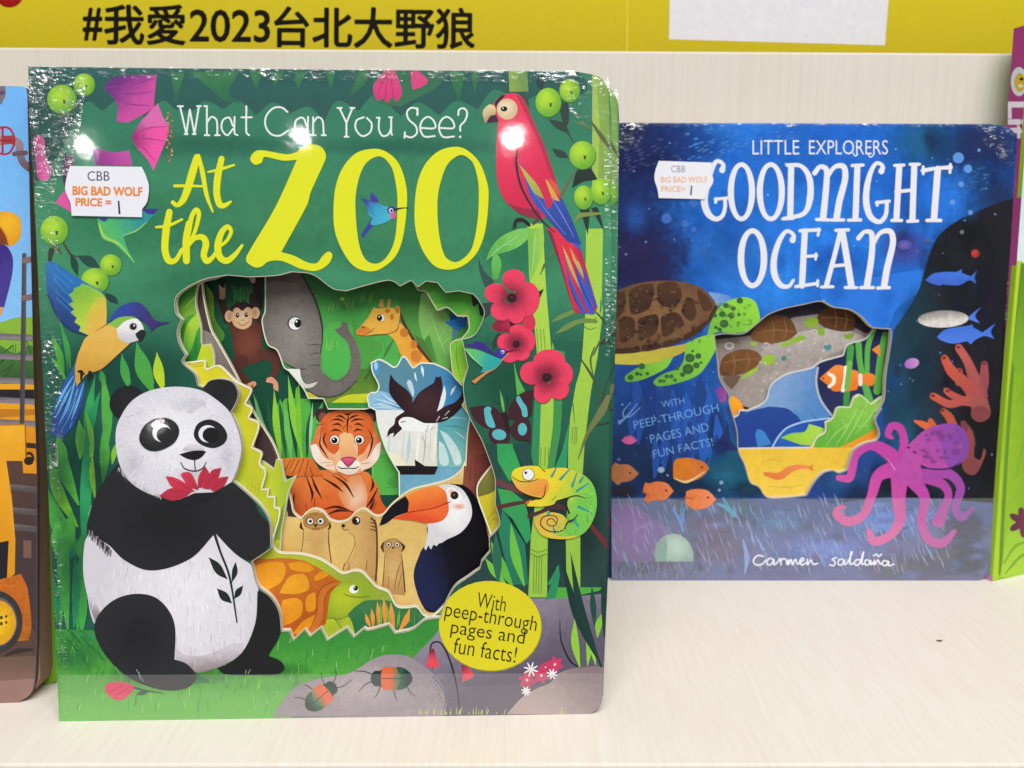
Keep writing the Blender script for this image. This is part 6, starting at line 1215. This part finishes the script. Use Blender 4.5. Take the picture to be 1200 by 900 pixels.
# ------------------------------------------------------------------ picture book with the yellow digger, at the left edge
LF = Frame(ground(-120, 828), ground(44, 822), 4.0)
LOUT = X('-250,99! -100,100! 24,101! 30,103 32,110! 39,420! 43.5,560! 43,752! 41,795 36,813 20,824! -120,828! -250,830!')
digger = thing('picture_book', 'picture book with a yellow digger under blue sky, left of the panda book', 'book', LF.M)
d = Canvas(LF, 0, LOUT, None, .0028, M_SATIN, plain('cover_fold_brown', '#6a4a40', .5))
d.base('#6fb0ee', '#86bff2', ('l', 0, 100, 0, 380))
d.z()
d.f('-260,395! -50,390 0,378 20,372 60,372! 60,480! -260,480!', '#8ab43a', '#6a9c38', ('l', 0, 380, 0, 460))
rnd = random.Random(3)
for i in range(34):
    x = -4+rnd.random()*46; d.s(f'{x},{430+rnd.random()*30} {x+rnd.random()*6-3},{400+rnd.random()*36}', [2, .6], rnd.choice(('#4f8a38', '#6fae3c', '#3c7034')))
d.z(0, 280, 3.21)
d.f('0,400! 60,430 110,400 150,420! 150,540! 0,540!', '#4a7a3a', '#3a5c34', ('l', 0, 400, 0, 530))
for z in ('0,470 30,440 50,460', '10,500 40,480', '80,420 110,440', '100,380 120,440', '10,430 50,400', '20,520 50,470'): d.s(z, [3, 12, 3], '#264a28')
d.p('-200,545 150,545 150,960 -200,960', '#eda428', '#d8801e', ('l', 0, 545, 0, 900)); d.p('-200,566 150,566 150,606 -200,606', '#26242a'); d.p('-200,640 150,640 150,660 -200,690', '#c27a20')
for y in (365, 440, 530, 605, 688): d.s(f'-10,{y} 150,{y+8}', 22, '#6f6468', '#8a8084', ('l', 0, y-10, 0, y+10))
d.s('92,60 88,400 84,690', [16, 18, 18], '#4a4448', '#5c565a', ('l', 80, 0, 100, 0)); d.s('92,82 150,66', 20, '#8a6a6c'); d.s('90,222 150,212', 20, '#86686c')
d.p('95,765 150,770 150,790 95,785', '#3a3028'); d.e(110, 824, 20, 24, '#3a2c22'); d.e(110, 824, 10, 13, '#d8901e')
d.p('-20,700 95,695 98,960 -20,960', '#f2ae2e', '#e89c24', ('l', 0, 700, 0, 900)); d.s('0,700 95,698', 5, '#b87a1e'); d.s('96,700 100,880', 5, '#a86a1c'); d.p('100,868 150,872 150,900 100,900', '#3a302c')
d.z(0, 540, 2.81)
d.p('18,0 130,0 130,600 18,600', '#5a4038', '#4a3a3c', ('l', 0, 0, 0, 300))
d.p('-300,380 30,380 130,600 140,700 -300,700', '#5a443c'); d.p('75,0 125,0 122,42 78,40', '#e8941e'); d.e(96, 0, 16, 14, '#2a2420')
for y in (85, 160, 215): d.s(f'25,{y} 122,{y+10}', 20, '#74686a', '#5c5254', ('l', 0, y-10, 0, y+10))
d.p('78,260 105,262 104,320 78,318', '#7a5a50')
d.p('-40,0 22,0 40,120 52,260 50,370 20,400 -40,400', '#eea626', '#dd9420', ('l', 0, 0, 0, 380)); d.p('-10,270 30,262 24,388 -10,392', '#26242a')
d.f('-40,400! 70,372! 92,420 105,540 95,590! -40,600!', '#c86a24', '#b0621e', ('l', 40, 400, 40, 580), tx=.8); d.e(-14, 530, 90, 104, '#4c4648', '#3a3638', ('r', -14, 530, 90, 104), tx=.6); d.e(-12, 530, 70, 82, '#8a7c78', '#6a6064', ('r', -12, 530, 70, 82), tx=.8); d.e(-8, 532, 62, 74, '#ecc022', '#dca01c', ('r', -8, 532, 62, 74), tx=.5)
for y in (515, 535): d.e(6, y, 5, 6, '#4a3a20'); d.e(22, y-4, 4, 5, '#4a3a20')
d.e(-20, 530, 18, 22, '#5a4a30')
d.p('-200,655 140,640 140,830 -200,830', '#6f5648', '#8a6a60', ('l', 0, 650, 0, 780)); d.p('-200,735 140,715 140,830 -200,830', '#94716a'); d.s('20,640 60,625 110,620', [8, 18, 6], '#3a302c')
d.z(0, 80, 4.5)
d.s('0,180 14,130 8,70', [24, 34, 30], '#7a6a78'); d.e(8, 130, 20, 12, '#5c4c60'); d.s('0,382 60,378 100,400 105,450 125,500 165,530', [50, 46, 44, 40, 40, 44], '#9a8290', '#6c5464', ('l', 0, 360, 0, 540), ); d.s('76,452 136,446', 26, '#6a5058'); d.p('20,355 70,355 70,400 20,400', '#9c3a40')
d.s('10,312 50,318 74,360 74,400 50,445 8,452 -30,420 -30,340', 11, '#b02436', closed=True); d.s('14,320 14,445', 12, '#b02436'); d.s('-30,380 74,382', 10, '#9c2030')
d.z(0, 220, 4)
d.f('-40,120! 40,112 90,140 100,190 92,240 60,272! 40,275! 10,230 -40,220!', '#f2b62a', '#e49a1c', ('r', 40, 170, 90, 100)); d.f('-40,190! 0,180 30,225 42,275! 20,262 0,240 -40,235!', '#8a3a1c'); d.s('0,180 30,225 42,272', [5, 8, 4], '#d8901c'); d.f('-40,235! 10,232 25,265 10,275 -40,278!', '#7a3c2a')
d.f('-40,275! 20,268 50,300 62,345 55,420 20,560! -40,580!', '#3b2a7c', '#4a3890', ('l', -20, 300, 50, 400)); d.f('0,560! 14,560 8,595 -10,600!', '#e09a5c')
d.build('front_cover', digger)
lc = [LF.hit(x, y, 0) for x, y in d.out]
xr = LF.hit(43, 700)[0]; xt = LF.hit(32, 110)[0]; zt = LF.hit(24, 101)[1]; xl = LF.hit(-250, 500)[0]
pb = [(xl, .003), (xr-.009, .003), (xr-.004, .005), (xr-.0022, .010), (xt-.0025, zt-.010), (xt-.006, zt-.004), (xl, zt-.004)]
slab('page_block', pb, .0030, .0150, M_PAGES, digger)
bk = [(xl, .0005), (xr-.004, .0005), (xr-.0008, .003), (xr, .010), (xt, zt-.008), (xt-.006, zt), (xl, zt)]
slab('back_cover', bk, .0152, .0178, plain('lime_board', '#7fb02c', .4), digger)

# ------------------------------------------------------------------ book with pink spine and lime cover, at the right edge
A = ground(1162.5, 681.5); u = Vector((math.cos(R(23)), math.sin(R(23)), 0)); B = A+u*.1
RF = Frame(A, B, 3.0)
ROUT = X('1162.5,681! 1174,520! 1183,400! 1192,300! 1201,180! 1213,26! 1400,46! 1370,640!')
rb = thing('picture_book', 'book with pink lettered spine and lime green cover, right of the ocean book', 'book', RF.M)
g = Canvas(RF, 0, ROUT, None, .0028, M_SATIN, plain('cover_fold_lime', '#9cc02c', .4))
g.base('#8fb81e', '#7aa41c', ('l', 1164, 0, 1215, 0)); g.z()
g.p('1192,300 1201,180 1206,100 1400,100 1400,318 1192,312', '#bfe0e0', '#d8e8e6', ('l', 0, 180, 0, 310)); g.p('1195,130 1230,60 1250,300 1205,300', '#e2eaf0')
g.p('1163,681 1192,306 1199,306 1175,520 1170,678', '#b4cf34', '#a6c62c', ('l', 0, 320, 0, 640))
g.s('1198,310 1186,440 1178,560 1172,672', 4, '#5f8a1c'); g.f('1200,308! 1300,310! 1300,420! 1192,440! 1186,420', '#5c8a22', '#7aa824', ('l', 0, 310, 0, 430)); g.f('1180,620! 1200,600 1300,590! 1300,680! 1172,676!', '#8ebc2c', '#a2c83c', ('l', 0, 600, 0, 676))
for z in ('1176,660 1190,640 1206,634', '1178,672 1196,652 1210,648', '1190,560 1200,520 1210,500', '1192,470 1204,450'): g.s(z, [1.5, 4, 1.5], '#76a424')
for a in (-150, -100, -30, 40, 90, 150): g.e(1199+9*math.cos(R(a)), 612+9*math.sin(R(a)), 9, 4.2, '#5a1f3e', '#7a2a4c', ('l', 1190, 0, 1206, 0), rot=a)
g.build('front_cover', rb)
p0 = RF.hit(1162.5, 681); p1 = RF.hit(1213, 26)
TH = .013
wp = lambda x, y, z: RF.o+RF.u*x+RF.n*y+RF.v*z
far0, near0 = wp(p0[0], TH, p0[1]), wp(p0[0], 0, p0[1]); far1 = wp(p1[0], TH, p1[1])
SF = Frame.__new__(Frame); uu = (near0-far0); vv = (far1-far0); vv = vv-uu.normalized()*vv.dot(uu.normalized()); SF.set(far0, uu, vv)
def spx(a, b):   # spine fraction (across, up) -> photo-scale point
    w = far0.lerp(near0, a).lerp(far1.lerp(wp(p1[0], 0, p1[1]), a), b) - CAM
    p = R(PITCH); fw = Vector((0, math.cos(p), -math.sin(p))); up = Vector((0, math.sin(p), math.cos(p)))
    return 600+FPX*w.x/w.dot(fw), 450-FPX*w.dot(up)/w.dot(fw)
ring = [spx(0, 0), spx(1, 0), spx(1, 1), spx(0, 1)]
sp = Canvas(SF, 0, ring, None, .0008, M_PAGE, plain('spine_fold', '#8c2a66', .4))
sp.base('#a8407c', '#b04a8c', ('l', 0, 30, 0, 400)); sp.z()
sp.p([(spx(.0, .0))+(True,), spx(1, 0)+(True,), spx(1, .42)+(True,), spx(0, .42)+(True,)], '#a42a84', '#c88ab4', ('l', 0, 560, 0, 600))
e0 = spx(.45, .905); sp.e(e0[0], e0[1], 9.5, 17, '#d4dce2'); sp.e(e0[0]+1, e0[1]+1, 6.5, 11, '#d8b43c'); sp.e(e0[0]+3, e0[1]-3, 2.4, 2, '#3a2a1c'); sp.e(e0[0]+2, e0[1]+5, 3, 2.2, '#efe2c0')
L0 = spx(.5, .838)
sp.text('Lit', L0[0]-22, L0[1]-11, L0[0]+22, L0[1]+11, '#efe6ee', .03, 90)
sb = sp.build('spine'); sb.parent = rb; sb.matrix_parent_inverse = RF.M.inverted()
slab('page_block', [(p0[0]+.002, p0[1]+.004), (.16, p0[1]+.004), (.16, p1[1]-.004), (p1[0]+.002, p1[1]-.004)], .003, .0102, M_CORE, rb)
slab('back_cover', [(p0[0], p0[1]), (.165, p0[1]), (.165, p1[1]), (p1[0], p1[1])], .0104, .0130, plain('lime_back', '#8fb81e', .4), rb)
# crumb on the shelf board
m = ground(1101, 751.5)
cr = mesh('crumb', [(math.cos(a)*rx, math.sin(a)*rx*.28+.0003*math.cos(2*a), z) for z, rx in ((0, .0014), (.0004, .0017), (.0007, .0009)) for a in [k*math.pi/4 for k in range(8)]],
          [tuple(range(8))[::-1], tuple(range(16, 24))]+[(r*8+i, r*8+(i+1) % 8, r*8+8+(i+1) % 8, r*8+8+i) for r in (0, 1) for i in range(8)], plain('crumb', '#4a3a30', .9))
cr.location = (m.x, m.y, 0); cr['label'] = 'tiny dark crumb lying on the bare shelf board'; cr['category'] = 'crumb'

# ------------------------------------------------------------------ hall spot lamps whose glints show on the glossy wrap
def spot_seen_at(fr, px, py, dist, rad, power):
    x, z = fr.hit(px, py); P = fr.o+fr.u*x+fr.v*z
    dv = (P-CAM).normalized(); n = -fr.n; r = dv-n*2*dv.dot(n)
    l = bpy.data.lights.new('hall_spot', 'POINT'); l.energy = power; l.shadow_soft_size = rad; l.color = (1, .97, .92)
    ob = bpy.data.objects.new('hall_spot', l); COL.objects.link(ob); ob.location = P+r*dist
for a in ((ZF, 352, 160, 2.2, .015, 2), (ZF, 601, 161, 2.2, .021, 3), (ZF, 97, 170, 2.2, .018, 2.4), (ZF, 184, 498, 2.0, .009, .35), (OF, 913, 383, 2.0, .012, .8)):
    spot_seen_at(*a)
